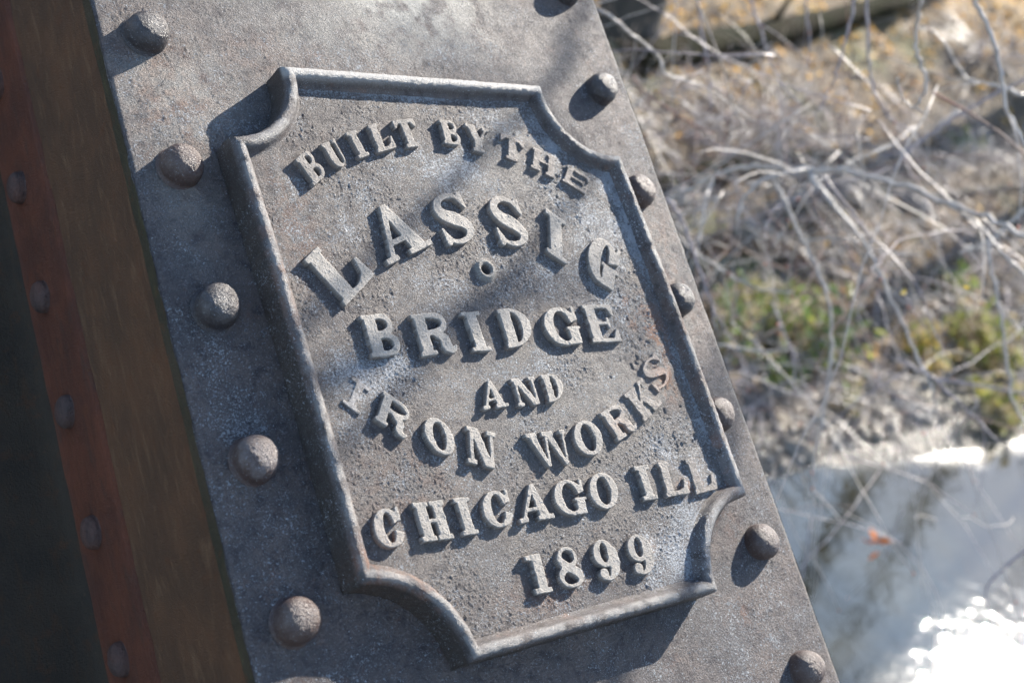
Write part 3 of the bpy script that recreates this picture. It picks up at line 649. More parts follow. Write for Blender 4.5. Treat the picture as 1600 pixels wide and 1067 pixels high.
# ------------------------------------------------------------------ plants, logs and litter on the bank
def flatmat(name, cols, rough=.8, scale=6.0, bumpd=.01, stretch=(1, 1, 1), spec=.35, trans=0.):
    N = NT(name); v = N.coord(1.0, stretch=stretch); n1 = N.noise(v, scale, 5, .6); n2 = N.noise(v, scale * 5, 4, .65)
    c = N.mix(N.rng(n1, .36, .64), cols[0], cols[1]); c = N.mix(N.math('MULTIPLY', N.rng(n2, .5, .7), .7), c, cols[2])
    N.fin(c, rough, N.bump(n2, .6, bumpd), spec)
    if trans:
        tr_ = N.n('ShaderNodeBsdfTranslucent'); mx_ = N.n('ShaderNodeMixShader'); N.l(c, tr_.inputs[0]); mx_.inputs[0].default_value = trans
        out = [q for q in N.t.nodes if q.type == 'OUTPUT_MATERIAL'][0]; N.l(N.b.outputs[0], mx_.inputs[1]); N.l(tr_.outputs[0], mx_.inputs[2]); N.l(mx_.outputs[0], out.inputs[0])
    return N.m
M_BARK_PALE = flatmat('pale_grey_twig_bark', ((0.54, 0.49, 0.44), (0.42, 0.38, 0.345), (0.27, 0.235, 0.20)), .38, 9, .003, spec=.5)
M_BARK_MAUVE = flatmat('mauve_grey_twig_bark', ((0.36, 0.315, 0.33), (0.26, 0.225, 0.24), (0.42, 0.37, 0.36)), .42, 9, .003, spec=.5)
M_BARK_RED = flatmat('reddish_twig_bark', ((0.25, 0.13, 0.10), (0.19, 0.14, 0.12), (0.11, 0.07, 0.06)), .55, 9, .003)
M_BARK_BROWN = flatmat('brown_twig_bark', ((0.24, 0.19, 0.155), (0.16, 0.13, 0.11), (0.3, 0.26, 0.22)), .7, 7, .003)
M_BUD = flatmat('orange_red_bud', ((0.42, 0.13, 0.07), (0.30, 0.10, 0.06), (0.5, 0.22, 0.1)), .5, 30, .001)
M_LOG = flatmat('mossy_log_bark', ((0.024, 0.020, 0.012), (0.018, 0.020, 0.008), (0.008, 0.007, 0.005)), .95, 3.2, .06, (1, 1, 1), .1)
M_LOG2 = flatmat('brown_log_bark', ((0.14, 0.085, 0.05), (0.09, 0.06, 0.04), (0.04, 0.03, 0.022)), .8, 2.5, .03)
M_TRUNK = flatmat('dark_tree_bark', ((0.085, 0.07, 0.055), (0.055, 0.05, 0.042), (0.03, 0.027, 0.022)), .85, 3, .03, (1, 1, .25))
M_LEAF = [flatmat('golden_fallen_leaf', ((0.68, 0.43, 0.11), (0.58, 0.34, 0.09), (0.42, 0.22, 0.07)), .6, 3, trans=.45),
          flatmat('tan_fallen_leaf', ((0.50, 0.38, 0.25), (0.42, 0.31, 0.21), (0.28, 0.19, 0.12)), .65, 3, trans=.45),
          flatmat('brown_fallen_leaf', ((0.28, 0.17, 0.10), (0.20, 0.13, 0.09), (0.12, 0.08, 0.06)), .7, 3, trans=.45),
          flatmat('grey_fallen_leaf', ((0.42, 0.35, 0.27), (0.34, 0.28, 0.22), (0.21, 0.17, 0.13)), .7, 3, trans=.45)]
M_GREEN = flatmat('yellow_green_leaf', ((0.36, 0.37, 0.085), (0.25, 0.29, 0.075), (0.46, 0.38, 0.12)), .6, 5, trans=.45)
M_GREEN2 = flatmat('fresh_green_leaf', ((0.20, 0.30, 0.09), (0.15, 0.23, 0.07), (0.30, 0.34, 0.09)), .6, 5, trans=.45)
M_STRAW = flatmat('dry_straw', ((0.50, 0.41, 0.25), (0.40, 0.33, 0.21), (0.28, 0.21, 0.13)), .75, 5, trans=.45)
M_YEL = flatmat('yellow_leaf', ((0.65, 0.48, 0.06), (0.55, 0.40, 0.05), (0.4, 0.28, 0.05)), .5, 20, trans=.45)
M_ORLEAF = flatmat('orange_dead_leaf', ((0.55, 0.20, 0.07), (0.45, 0.15, 0.05), (0.3, 0.1, 0.05)), .5, 12, trans=.45)
M_STONE = [flatmat('beige_stone', ((0.27, 0.235, 0.195), (0.19, 0.17, 0.145), (0.12, 0.105, 0.09)), .75, 5),
           flatmat('grey_stone', ((0.21, 0.20, 0.19), (0.15, 0.145, 0.14), (0.09, 0.08, 0.075)), .7, 5)]

def leaf_quads(Pc, size, mb, mats, tilt=.6):
    """curled little leaves: two joined quads each"""
    n = len(Pc); yaw = rng.random(n) * 6.283; ti = (rng.random((n, 2)) - .5) * 2 * tilt; s = size * (.6 + .8 * rng.random(n)); curl = .15 + .5 * rng.random(n)
    e1 = np.stack([np.cos(yaw), np.sin(yaw), ti[:, 0]], -1); e2 = np.stack([-np.sin(yaw), np.cos(yaw), ti[:, 1]], -1); up = np.cross(e1, e2)
    a = e1 * s[:, None]; b = e2 * (s * .42)[:, None]; u = up * (s * curl * .4)[:, None]
    V = np.stack([Pc - a, Pc - a * .1 - b + u, Pc - a * .1, Pc - a * .1 + b + u, Pc + a * .9 + u * .3], 1).reshape(-1, 3)
    o = np.arange(n)[:, None] * 5
    for k, (m0, m1) in enumerate(((0, 1),)):
        T = np.concatenate([o + [0, 1, 2], o + [0, 2, 3], o + [1, 4, 2], o + [2, 4, 3]])
    mm = np.tile(mats, 4)
    mb.V.append(V); mb.T.append(T + mb.n); mb.mt += list(mm); mb.n += len(V)

# fallen leaves: a litter nobody could count
n = 22000
t = -4 + rng.random(n) * 24; d = .8 + 19 * rng.random(n) ** 1.15
x = W0[0] + t * TD[0] + d * NB[0]; y_ = W0[1] + t * TD[1] + d * NB[1]
dens = fbm(x * .6, y_ * .6, 201, 3); keep = (dens > .42) | (d > 6); x, y_, d, t, dens = x[keep], y_[keep], d[keep], t[keep], dens[keep]
gold = sstep(3.2, 6.2, d + (dens - .5) * 6); r = rng.random(len(x))
mt = np.where(r < .10 + gold * .66, 0, np.where(r < .66, 1, np.where(r < .92, 2, 3)))
mb = MB(); leaf_quads(np.stack([x, y_, ground(x, y_) + .02 + .03 * rng.random(len(x))], -1), .062, mb, mt)
tag(mb.build('leaf_litter', M_LEAF, smooth=False), kind='stuff')

def pebble(mb, c, s, m):
    a = np.array([[1, 0, 0], [.5, .8, 0], [-.5, .85, 0], [-1, 0, 0], [-.5, -.8, 0], [.55, -.85, 0]]); q = rng.random(6) * .35 + .8; yaw = rng.random() * 6.28
    R = np.array([[math.cos(yaw), -math.sin(yaw), 0], [math.sin(yaw), math.cos(yaw), 0], [0, 0, 1]])
    lo = a * q[:, None] * [1, .75, 1] + [0, 0, -.2]; hi = lo * [.62, .62, 1] + [0, 0, .55 + .3 * rng.random()]
    V = np.vstack([lo, hi, [[0, 0, .75]]]) @ R.T * s + c
    F = [[i, (i + 1) % 6, 6 + (i + 1) % 6, 6 + i] for i in range(6)]
    mb.Q.append(np.array(F) + mb.n); mb.mq += [m] * 6; mb.T.append(np.array([[6 + i, 6 + (i + 1) % 6, 12] for i in range(6)]) + mb.n); mb.mt += [m] * 6; mb.V.append(V); mb.n += 13
mb = MB()
for i in range(3000):
    t = -3 + rng.random() * 15; d = .25 + abs(rng.normal(0, .95)); s = .02 + .055 * rng.random() ** 3
    x = W0[0] + t * TD[0] + d * NB[0]; yy = W0[1] + t * TD[1] + d * NB[1]
    pebble(mb, np.array([x, yy, float(ground(x, yy)) + .01]), s, int(rng.random() < .45))
tag(mb.build('shore_gravel', M_STONE, smooth=False), kind='stuff')

# a few stones big enough to tell apart
def rock(label, px, py, s, m=1, sq=(1, .8, .6), seed=0):
    c = hit(px, py); nu, nv = 20, 14; u, v = np.meshgrid(np.linspace(0, 2 * math.pi, nu, endpoint=False), np.linspace(.02, math.pi - .02, nv), indexing='ij')
    D = np.stack([np.cos(u) * np.sin(v), np.sin(u) * np.sin(v), np.cos(v)], -1)
    r_ = 1 + (fbm(D[..., 0] * 1.5 + 5 + seed, D[..., 1] * 1.5 + D[..., 2] * 1.3 + 5, 211, 4) - .5) * .8
    V = (D * r_[..., None] * np.array(sq) * s + c).reshape(-1, 3); i, j = np.meshgrid(np.arange(nu), np.arange(nv - 1), indexing='ij'); k = (i + 1) % nu
    o = mesh('rock', V, np.stack([i * nv + j, i * nv + j + 1, k * nv + j + 1, k * nv + j], -1).reshape(-1, 4), M_STONE[m])
    tag(o, label, 'rock', 'rocks on the river bank')
rock('dark grey rock behind the twigs, highest of the rocks on the bank', 1415, 312, .24, 1, (1.2, .8, .5), 1)
rock('flat grey rock on the bank above the gravel at the waterline', 1420, 640, .17, 1, (1.2, .9, .5), 2)
rock('small beige rock at the left of the pebbly shore beside the steel post', 1245, 705, .13, 0, (1.2, .9, .6), 3)
rock('beige rock near the right end of the pebbly shore', 1545, 650, .12, 0, (1.1, .9, .6), 4)

# logs and fallen limbs
def log(name, label, cat, pts, rad, m, group=None, sides=14, n=36, stubs=()):
    r_ = root(name, label, cat, group); P_ = spline(pts, n); P_ += (rng.random(P_.shape) - .5) * .02
    rr = np.interp(np.linspace(0, 1, n), np.linspace(0, 1, len(rad)), rad); mb = MB(); mb.tube(P_, rr * (1 + .30 * (rng.random(n) - .5)), sides, jit=.22); mb.build('trunk', m, r_)
    for (k, dirn, ln, r0) in stubs:
        c = P_[int(k * (n - 1))]; q = spline([c, c + np.array(dirn) * ln * .5, c + np.array(dirn) * ln + [0, 0, ln * .1]], 8); b = MB(); b.tube(q, np.linspace(r0, r0 * .4, 8), 8, jit=.1); b.build('branch_stub', m, r_)
    return r_
def gp(px, py, up=0.): p = hit(px, py); return p + np.array([0, 0, up])
log('fallen_log', 'thick dark mossy log lying across the bank near the top of the picture', 'log', [gp(985, 110, .1), gp(1100, 90, .14), gp(1220, 68, .16), gp(1330, 40, .16), gp(1450, 5, .2), gp(1560, -50, .2)], [.17, .15, .145, .12, .12], M_LOG, 'fallen logs on the bank', stubs=((.35, (.2, .4, .8), .5, .05), (.6, (-.5, -.2, .7), .6, .045)))
log('fallen_log', 'greenish log lying below the dark mossy one, half hidden by pale twigs', 'log', [gp(1005, 312, .08), gp(1080, 290, .10), gp(1170, 270, .12), gp(1250, 262, .1), gp(1320, 262, .1)], [.085, .09, .075, .06], M_LOG, 'fallen logs on the bank', stubs=((.5, (.3, .5, .7), .35, .03),))
log('fallen_log', 'short reddish brown log beside the edge of the steel post', 'log', [gp(1060, 392, .06), gp(1130, 398, .09), gp(1200, 400, .09), gp(1275, 415, .06)], [.07, .085, .08, .06], M_LOG2, 'fallen logs on the bank')
log('fallen_log', 'dark rotten log at the right, lying in shadow under the arching twig', 'log', [gp(1440, 318, .03), gp(1490, 308, .05), gp(1550, 300, .05), gp(1620, 296, .03)], [.035, .05, .05, .04], M_TRUNK, 'fallen logs on the bank')

# trees on the bank --------------------------------------------------
def limb_pts(p, d, ln, n=12, droop=0., wig=.25):
    pts = [np.array(p, float)]; d = np.array(d, float); d /= np.linalg.norm(d)
    for i in range(n):
        d = d + (rng.random(3) - .5) * wig + np.array([0, 0, -droop]); d /= np.linalg.norm(d); pts.append(pts[-1] + d * ln / n)
    return np.array(pts)
def tree(label, x, y, hgt, r0, lean=(0, 0), nb=9, m=M_TRUNK, name='bare_tree', lowest=.35, twig=60):
    z = float(ground(x, y)) - .1; rt = root(name, label, 'tree', 'bare trees on the far side of the bank')
    P_ = spline([[x, y, z], [x + lean[0] * .3, y + lean[1] * .3, z + hgt * .3], [x + lean[0] * .7 + .1, y + lean[1] * .7, z + hgt * .65], [x + lean[0], y + lean[1], z + hgt]], 40)
    rr = np.interp(np.linspace(0, 1, 40), [0, .03, .5, 1], [r0 * 1.35, r0, r0 * .6, r0 * .12]); mb = MB(); mb.tube(P_, rr, 12, jit=.06); mb.build('trunk', m, rt)
    tw = MB()
    for i in range(nb):
        f = lowest + (1 - lowest) * i / nb; c = P_[int(f * 39)]; a = rng.random() * 6.28; L = hgt * (.42 - .25 * f)
        q = limb_pts(c, [math.cos(a), math.sin(a), .55], L, 14); b = MB(); rb = rr[int(f * 39)] * .5; b.tube(q, np.linspace(rb, rb * .12, 15), 7, jit=.05); b.build('branch', m, rt)
        for k in range(twig // nb):
            s_ = q[rng.integers(4, 14)]; w_ = limb_pts(s_, rng.random(3) * 2 - [1, 1, .6], L * .35, 7, .02, .5); tw.tube(w_, np.linspace(rb * .16, .004, 8), 4)
    tw.build('twigs', m, rt)['kind'] = 'stuff'
    return rt
tree('stout dark tree rooted at the top left of the bank beside the steel post', *gp(975, 60)[:2], 13, .30, (-.6, .4), 8, twig=50)
tree('tall slim tree beyond the bank, seen as a slanting reflection in the river', 7.5, 19.3, 16, .19, (.15, .2), 9, lowest=.6)
tree('tree beyond the bank whose trunk is mirrored in the water beside the post', 6.6, 19.6, 17, .30, (-.2, .2), 9, lowest=.5)
tree('thin leaning tree far right beyond the bank, mirrored near the right edge of the river', 10.2, 20.5, 15, .09, (-.3, -.3), 7, lowest=.6)

# shrubs: tangles of fine stems rooted on the bank -------------------
def shrub(label, px, py, n, hgt, spread, mats, thick=.008, arch=.10):
    c = gp(px, py); mb = MB()
    for i in range(n):
        a = rng.random() * 6.28; b0 = c + np.array([math.cos(a), math.sin(a), 0]) * spread * .3 * rng.random(); b0[2] = float(ground(b0[0], b0[1])) - .03
        dr = np.array([math.cos(a) * spread, math.sin(a) * spread, hgt * (.6 + .5 * rng.random())])
        q = limb_pts(b0, dr, np.linalg.norm(dr) * (.8 + .5 * rng.random()), 12, arch, .35); r0 = thick * (.5 + .9 * rng.random())
        m_ = int(rng.random() * len(mats)); mb.tube(q, np.linspace(r0, r0 * .35, 13), 4, m_)
        for k in range(5):
            s_ = q[rng.integers(3, 12)]; w_ = limb_pts(s_, rng.random(3) * 2 - [1, 1, .8], hgt * .5 * (.4 + rng.random()), 6, .05, .6); mb.tube(w_, np.linspace(r0 * .5, .0018, 7), 3, m_)
    o = mb.build('bare_shrub', mats, None); tag(o, label, 'shrub', 'leafless shrubs on the bank')
GREY = [M_BARK_PALE, M_BARK_MAUVE, M_BARK_BROWN]
for lab, px, py, n_, h_, s_ in (
    ('leafless grey shrub just right of the post, below the mossy log', 1060, 215, 34, .9, .9), ('dense mauve brown shrub in the middle of the upper bank', 1190, 240, 42, 1.0, 1.1),
    ('leafless shrub right of the middle one, under the arching pale twig', 1320, 250, 42, 1.0, 1.1), ('brown leafless shrub at the right beside golden leaves', 1450, 230, 34, .9, 1.0),
    ('leafless shrub at the right edge below the golden leaves', 1570, 260, 34, .9, 1.0), ('low leafless shrub beside the reddish brown log', 1120, 330, 30, .7, .8),
    ('leafless shrub between the green plants and the grey rock', 1350, 440, 30, .7, .8), ('brown leafless shrub at the right edge above the yellow green plant', 1560, 430, 34, .8, .8),
    ('low grey shrub beside the post above the pebbly shore', 1185, 610, 30, .6, .7), ('low tangle of stems behind the pebbly shore', 1330, 610, 26, .55, .6),
    ('small leafless shrub at the right edge above the pebbly shore', 1590, 590, 26, .6, .6),
    ('leafless shrub at the top right corner', 1540, 90, 34, 1.0, 1.1)):
    shrub(lab, px, py, int(n_ * 1.5), h_, s_, GREY)

# green and straw plants ---------------------------------------------
def weed(label, px, py, n, hgt, mats, size=.06):
    c = gp(px, py); rt = root('leafy_plant', label, 'plant', 'green plants on the bank'); st_ = MB(); lf = MB(); PTS = []
    for i in range(n):
        a = rng.random() * 6.28; b0 = c + np.array([math.cos(a), math.sin(a), 0]) * hgt * .7 * rng.random() ** .6; b0[2] = float(ground(b0[0], b0[1])) - .02
        q = limb_pts(b0, [rng.random() - .5, rng.random() - .5, 1.1], hgt * (.5 + .6 * rng.random()), 7, .02, .3); st_.tube(q, np.linspace(.006, .002, 8), 3)
        for k in range(7): PTS.append(q[rng.integers(2, 8)] + (rng.random(3) - .5) * .07)
    PTS = np.array(PTS); leaf_quads(PTS, size, lf, rng.integers(0, len(mats), len(PTS)), .9)
    st_.build('stems', M_STRAW, rt)['kind'] = 'stuff'; lf.build('leaves', mats, rt, smooth=False)
for lab, px, py, n_, h_, mats, s_ in (
    ('yellow green plant with small leaves in the middle of the bank, right of the post', 1270, 560, 44, .46, [M_GREEN, M_GREEN2, M_STRAW], .06), ('dim green plant close beside the edge of the post', 1140, 545, 24, .36, [M_GREEN2, M_STRAW], .05),
    ('small green plant below the middle one', 1215, 600, 14, .28, [M_GREEN, M_GREEN2], .045), ('bright yellow green plant at the right of the bank', 1525, 560, 42, .5, [M_GREEN, M_STRAW, M_GREEN], .055),
    ('broad yellow green patch of weeds between the long hanging twig and the bright plant', 1440, 560, 26, .34, [M_GREEN, M_STRAW, M_YEL], .05), ('yellowish weeds just right of the post, level with the middle of the plaque', 1195, 520, 30, .36, [M_GREEN, M_STRAW, M_GREEN2], .055),
    ('yellow green sprawling plant low at the right, just above the shore', 1550, 650, 30, .38, [M_GREEN, M_STRAW], .05), ('tuft of green leaves left of the bright plant at the right', 1480, 455, 14, .28, [M_GREEN2, M_GREEN], .045),
    ('small fresh green tuft among twigs, right of the golden leaves', 1505, 235, 10, .26, [M_GREEN, M_GREEN2], .05), ('pale green tuft under the long hanging twig', 1330, 640, 12, .22, [M_GREEN2, M_STRAW], .04)):
    weed(lab, px, py, n_, h_, mats, s_)
# dry grass, uncountable
mb = MB(); k = 0
bl = []
while k < 5200:
    t = -3 + rng.random() * 20; d = .5 + 12 * rng.random(); x = W0[0] + t * TD[0] + d * NB[0]; yy = W0[1] + t * TD[1] + d * NB[1]
    if fbm(np.array(x * .9), np.array(yy * .9), 221, 3) < .47: 
        if rng.random() < .75: continue
    bl.append((x, yy)); k += 1
bl = np.array(bl); z = ground(bl[:, 0], bl[:, 1]); n = len(bl); base = np.concatenate([bl, z[:, None] - .01], 1)
L_ = .10 + .26 * rng.random(n); dr = np.stack([rng.normal(0, .5, n), rng.normal(0, .5, n), .35 + .7 * rng.random(n)], -1); dr /= np.linalg.norm(dr, axis=1)[:, None]
sd_ = np.cross(dr, [0.3, -.9, .1]); sd_ /= np.linalg.norm(sd_, axis=1)[:, None]; wd_ = .0035
V = np.stack([base - sd_ * wd_, base + sd_ * wd_, base + dr * L_[:, None] * .6 + sd_ * wd_ * .8 + [0, 0, 0], base + dr * L_[:, None] * .6 - sd_ * wd_ * .8, base + dr * L_[:, None] - np.array([0, 0, .25]) * L_[:, None]], 1).reshape(-1, 3)
o = np.arange(n)[:, None] * 5; mm = rng.integers(0, 2, n)
tag(mesh('dry_grass', V, [o + [0, 1, 2, 3], o + [3, 2, 4]], [M_STRAW, M_LEAF[3]], fmat=np.concatenate([mm, mm]), smooth=False), kind='stuff')

# ------------------------------------------------------------------ twigs that hang in front of the bank, from the tree beside the river
over = root('overhanging_tree', 'leafless tree whose pale drooping twigs hang in front of the bank, right of the post', 'tree')
tb = gp(1000, -420); base = np.array([tb[0], tb[1], float(ground(tb[0], tb[1])) - .1])
tr = spline([base, base + [.2, -.3, 2.2], base + [.7, -1.6, 4.2], base + [1.3, -3.6, 5.6]], 40); mb = MB(); mb.tube(tr, np.linspace(.26, .09, 40), 12, jit=.06); mb.build('trunk', M_TRUNK, over)
def branch(pts, r0, r1, m, parent, n=None, buds=0, side=0, connect=None, name='branch'):
    Q = [at(*p) for p in pts]
    P_ = spline(Q, n or max(14, 6 * len(Q))); P_ = P_ + (rng.random(P_.shape) - .5) * r0 * 1.1
    rr = .82 * np.linspace(r0, r1, len(P_)); nod = 1 + .28 * (rng.random(len(P_)) > .8)
    mb = MB(); mb.tube(P_, rr * nod, 7, 0, .1)
    for k in range(side):
        i = rng.integers(3, len(P_) - 1); dd = P_[min(i + 1, len(P_) - 1)] - P_[i - 1]; dd /= np.linalg.norm(dd); v_ = rng.normal(0, 1, 3); v_ = v_ - dd * (v_ @ dd) * .5; v_ /= np.linalg.norm(v_)
        q = limb_pts(P_[i], dd * .8 + v_ * .8 + [0, 0, -.3], .12 + .5 * rng.random(), 8, .03, .3); r_ = rr[i] * .5; mb.tube(q, np.linspace(r_, .0012, 9), 5, 0, .1)
        if rng.random() < .8: bud(mb, q[-1], q[-1] - q[-2])
    for k in range(buds):
        i = rng.integers(2, len(P_)); bud(mb, P_[i] + rng.normal(0, 1, 3) * rr[i] * .6, P_[i] - P_[i - 1])
    return mb.build(name, [m, M_BUD], parent), P_
def bud(mb, p, d):
    d = np.array(d) / (np.linalg.norm(d) + 1e-9); L = .006 + .007 * rng.random(); q = np.array([p, p + d * L * .5, p + d * L]); mb.tube(q, [.0022, .0036, .0006], 5, 1)
BR = [  # (pixel x, pixel y, metres), start radius, end radius, bark
 ([(1000, 330, 4.3), (1070, 300, 4.2), (1130, 270, 4.1), (1200, 263, 4.0), (1262, 265, 3.9), (1370, 276, 3.8), (1480, 318, 3.7), (1560, 348, 3.6), (1680, 410, 3.5)], .011, .0075, 0, 3, 3),
 ([(1262, 265, 3.9), (1275, 290, 3.85), (1330, 350, 3.8), (1370, 420, 3.8), (1410, 500, 3.8), (1440, 570, 3.8), (1455, 605, 3.8), (1468, 672, 3.8)], .0085, .003, 0, 2, 2),
 ([(1200, 263, 4.0), (1225, 312, 4.0), (1255, 375, 4.0), (1285, 440, 4.0), (1298, 490, 4.0), (1297, 570, 4.0), (1288, 640, 4.0), (1272, 710, 4.0), (1270, 765, 4.0), (1272, 825, 4.0)], .0075, .0028, 0, 2, 1),
 ([(1290, 652, 4.0), (1270, 658, 4.0), (1250, 686, 4.0)], .004, .0035, 0, 0, 0), ([(1270, 765, 4.0), (1290, 785, 4.0), (1312, 812, 4.0)], .003, .0025, 0, 0, 0),
 ([(1150, 345, 3.8), (1165, 305, 3.8), (1195, 280, 3.8), (1240, 268, 3.85), (1262, 265, 3.9)], .0055, .0065, 0, 0, 0),
 ([(1450, -60, 3.0), (1441, 0, 3.05), (1430, 50, 3.1), (1436, 90, 3.1), (1448, 128, 3.1), (1436, 158, 3.1), (1428, 168, 3.1), (1412, 158, 3.1), (1402, 122, 3.1)], .0062, .0022, 0, 3, 0),
 ([(1430, 168, 3.1), (1442, 176, 3.1), (1452, 175, 3.1)], .003, .002, 0, 1, 0),
 ([(1480, -60, 3.0), (1520, 0, 3.0), (1545, 40, 3.0), (1562, 110, 3.0), (1578, 180, 3.0), (1620, 260, 3.0), (1680, 330, 3.0)], .0065, .004, 0, 2, 1),
 ([(1345, -60, 3.4), (1335, 0, 3.4), (1322, 60, 3.4), (1302, 128, 3.4), (1275, 174, 3.4)], .0055, .002, 1, 2, 0),
 ([(1352, -60, 3.7), (1354, 20, 3.7), (1358, 100, 3.7), (1370, 155, 3.7), (1395, 188, 3.7), (1430, 206, 3.7)], .0055, .002, 1, 2, 1),
 ([(1088, -60, 4.6), (1092, 0, 4.6), (1098, 60, 4.6), (1108, 110, 4.6), (1110, 175, 4.6)], .0075, .0035, 1, 1, 1),
 ([(1165, -60, 4.4), (1175, 10, 4.4), (1190, 50, 4.4), (1215, 120, 4.4), (1250, 165, 4.4)], .0065, .003, 1, 1, 1),
 ([(1290, -60, 4.2), (1262, 0, 4.2), (1265, 60, 4.2), (1262, 110, 4.2)], .005, .0025, 1, 1, 1),
 ([(900, 0, 3.3), (945, 22, 3.3), (985, 52, 3.35), (1028, 88, 3.4), (1040, 115, 3.4), (1100, 138, 3.5), (1180, 188, 3.6)], .006, .0022, 0, 3, 2),
 ([(985, 118, 3.8), (1010, 145, 3.8), (1055, 178, 3.8), (1110, 208, 3.8)], .005, .003, 2, 2, 1),
 ([(1020, 330, 4.0), (1075, 385, 4.0), (1120, 415, 4.0), (1170, 446, 4.0), (1240, 458, 4.0)], .0055, .003, 0, 3, 1),
 ([(1040, 310, 3.6), (1062, 335, 3.6), (1085, 400, 3.6), (1110, 470, 3.6), (1118, 520, 3.6)], .0065, .003, 1, 1, 1),
 ([(1395, 268, 4.6), (1420, 235, 4.6), (1460, 205, 4.6), (1510, 172, 4.6), (1570, 140, 4.6), (1680, 90, 4.6)], .0065, .006, 1, 1, 1),
 ([(1480, 318, 3.7), (1530, 352, 3.65), (1575, 405, 3.6), (1660, 470, 3.6)], .006, .005, 0, 1, 1),
 ([(1542, 372, 4.0), (1548, 420, 4.0), (1562, 480, 4.0), (1575, 580, 4.0), (1590, 640, 4.0), (1640, 700, 4.0)], .0065, .0045, 0, 1, 1),
 ([(1440, 572, 3.9), (1480, 612, 4.0), (1520, 650, 4.1), (1560, 690, 4.1)], .005, .0025, 1, 1, 0),
 ([(1090, 540, 4.2), (1130, 540, 4.2), (1180, 548, 4.2), (1230, 548, 4.2)], .0065, .003, 0, 1, 1),
 ([(1205, 470, 4.4), (1225, 520, 4.4), (1240, 560, 4.4), (1240, 620, 4.4)], .005, .003, 1, 1, 1),
 ([(1250, 380, 4.4), (1320, 372, 4.3), (1370, 392, 4.3), (1440, 398, 4.3)], .0055, .003, 0, 2, 1),
 ([(1400, 560, 4.6), (1460, 590, 4.6), (1520, 600, 4.6), (1660, 625, 4.6)], .006, .005, 1, 1, 1),
 ([(1500, 395, 4.3), (1540, 380, 4.3), (1600, 330, 4.3), (1680, 300, 4.3)], .007, .006, 0, 1, 1),
 ([(1570, 1010, 4.2), (1540, 930, 4.2), (1565, 890, 4.2), (1640, 830, 4.2)], .0015, .006, 1, 0, 0),
 ([(1600, 150, 4.0), (1560, 135, 4.0), (1510, 120, 4.0), (1470, 60, 4.0), (1440, 40, 4.0)], .006, .002, 0, 2, 2)]
TW = [M_BARK_PALE, M_BARK_MAUVE, M_BARK_RED]; PATHS = []
for pts, r0, r1, m, nb_, sd_n in BR:
    o, P_ = branch(pts, r0, r1, TW[m], over, buds=nb_, side=sd_n); PATHS.append(P_)
# limbs that carry them: from the trunk out over the water's edge, above the picture
heads = [P_[0] for P_ in PATHS if True]
for px, py, ds in ((1441, -60, 3.0), (1345, -60, 3.4), (1352, -60, 3.7), (1088, -60, 4.6), (1165, -60, 4.4), (1290, -60, 4.2), (1680, 90, 4.6), (1680, 410, 3.5), (900, 0, 3.3)):
    e = at(px, py, ds); s_ = tr[rng.integers(24, 40)]; mid = (s_ + e) / 2 + np.array([0, 0, .6])
    if px == 1680: mid = mid + np.array([2.2, 0, .6]); 
    q = spline([s_, mid, e], 24); a = (q - CAM) @ W2C; 
    mb = MB(); mb.tube(q, np.linspace(.05, .0075, 24), 7, 0, .1)
    if px in (1680, 900) or True:
        # keep only limbs that stay above the picture
        pxs = CX + FPX * a[:, 0] / -a[:, 2]; pys = CY - FPX * a[:, 1] / -a[:, 2]
        inside = ((pxs > 950) & (pxs < 1600) & (pys > 0) & (pys < 1067)).any()
        if inside: continue
    mb.build('limb', M_BARK_BROWN, over)
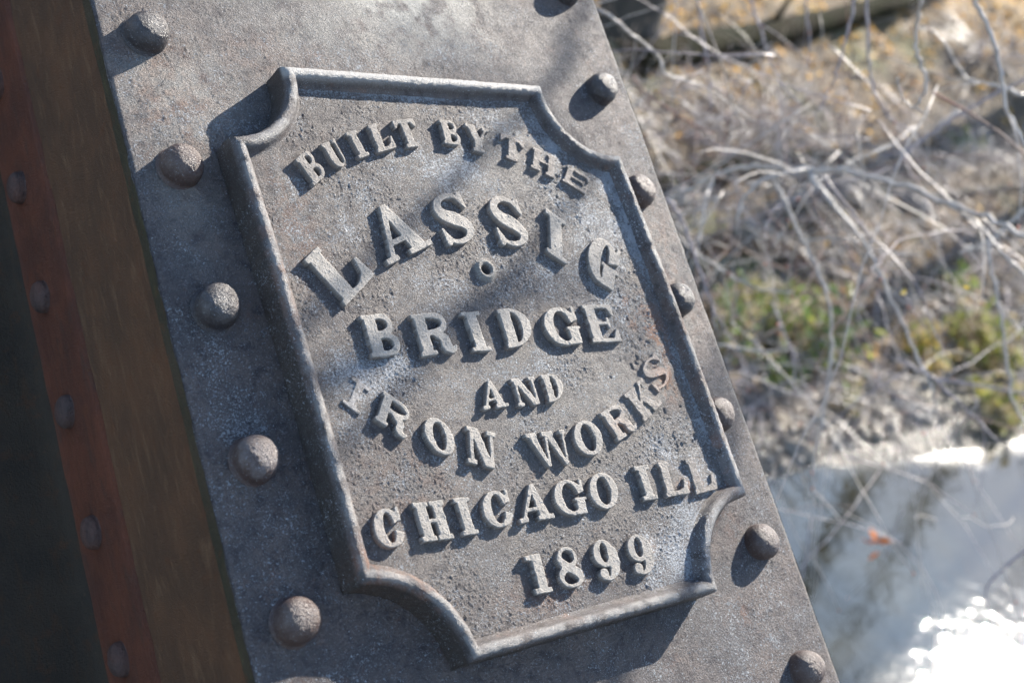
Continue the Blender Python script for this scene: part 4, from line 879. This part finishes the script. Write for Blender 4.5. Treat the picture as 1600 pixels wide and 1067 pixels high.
# boughs on the sunny side of the post, outside the picture; their blurred shade falls across the plate and the plaque
def sunward(p0, p1, dist, r0):
    a = np.array([p0[0], p0[1], -10.0]); b = np.array([p1[0], p1[1], -10.0]); S_ = PW @ SUN
    A = PW @ (a * K) + ORG + S_ * dist; B_ = PW @ (b * K) + ORG + S_ * (dist + .25); d = (B_ - A); L = np.linalg.norm(d)
    q = spline([A - d / L * .9 + [0, 0, .25], A, (A + B_) / 2 + np.array([.01, .02, .015]), B_, B_ + d / L * 1.2 + [.1, .1, .35]], 30); q += (rng.random(q.shape) - .5) * .008
    mb = MB(); mb.tube(q, np.linspace(r0, r0 * .8, 30), 7, jit=.1); mb.build('branch', M_BARK_BROWN, over)
for p0, p1, ds, r0 in (((-20, 170), (190, 246), 3.4, .008), ((60, 205), (260, 238), 3.8, .006), ((215, -20), (400, 105), 2.7, .011), ((330, 440), (430, 560), 3.2, .008), ((260, 300), (345, 400), 3.0, .006)):
    sunward(p0, p1, ds, r0)
# the fine spray of twigs between them (too many and too thin to tell apart)
mb = MB()
for i in range(190):
    P_ = PATHS[rng.integers(0, len(PATHS))]; s_ = P_[rng.integers(0, len(P_))] + rng.normal(0, .10, 3) + (W2C @ np.array([0, 0, -1])) * rng.random() * 1.6
    d = np.array([rng.normal(0, .8), rng.normal(0, .8), rng.normal(-.35, .5)])
    q = limb_pts(s_, d, .4 + 1.0 * rng.random(), 12, .035, .36); r_ = .0011 + .0019 * rng.random(); m_ = int(rng.random() ** 1.3 * 3)
    a = (q - CAM) @ W2C; pxs = CX + FPX * a[:, 0] / -a[:, 2]
    mb.tube(q, np.linspace(r_, .001, 13), 4, m_)
    if rng.random() < .5: 
        e = q[-1]; dd = (q[-1] - q[-2]) / np.linalg.norm(q[-1] - q[-2]); mb.tube([e, e + dd * .005, e + dd * .011], [.002, .0036, .0006], 5, 3)
tw = mb.build('twig_spray', TW + [M_BUD], over); tw['kind'] = 'stuff'
# yellow leaves still hanging on
def small_leaves(name, label, cat, pts, size, mat, group=None):
    mb = MB()
    for p in pts: leaf_quads(np.array([at(*p)]), size, mb, np.array([0]), 1.2)
    return mb.build(name, [mat], None, smooth=False)
for lab, px, py in (('small yellow leaf caught on a twig, left one of two', 1412, 456), ('small yellow leaf caught on a twig, right one of two', 1508, 450)):
    tag(small_leaves('yellow_leaf', lab, 'leaf', [(px, py, 3.4)], .014, M_YEL), lab, 'leaf', 'yellow leaves left on the twigs')
o = small_leaves('dead_leaf_cluster', '', '', [(1352, 846, 7.9), (1366, 848, 7.9), (1380, 846, 7.9), (1364, 834, 7.9), (1366, 868, 7.9)], .045, M_ORLEAF)
tag(o, 'cluster of orange dead leaves hanging low over the river', 'leaf cluster')
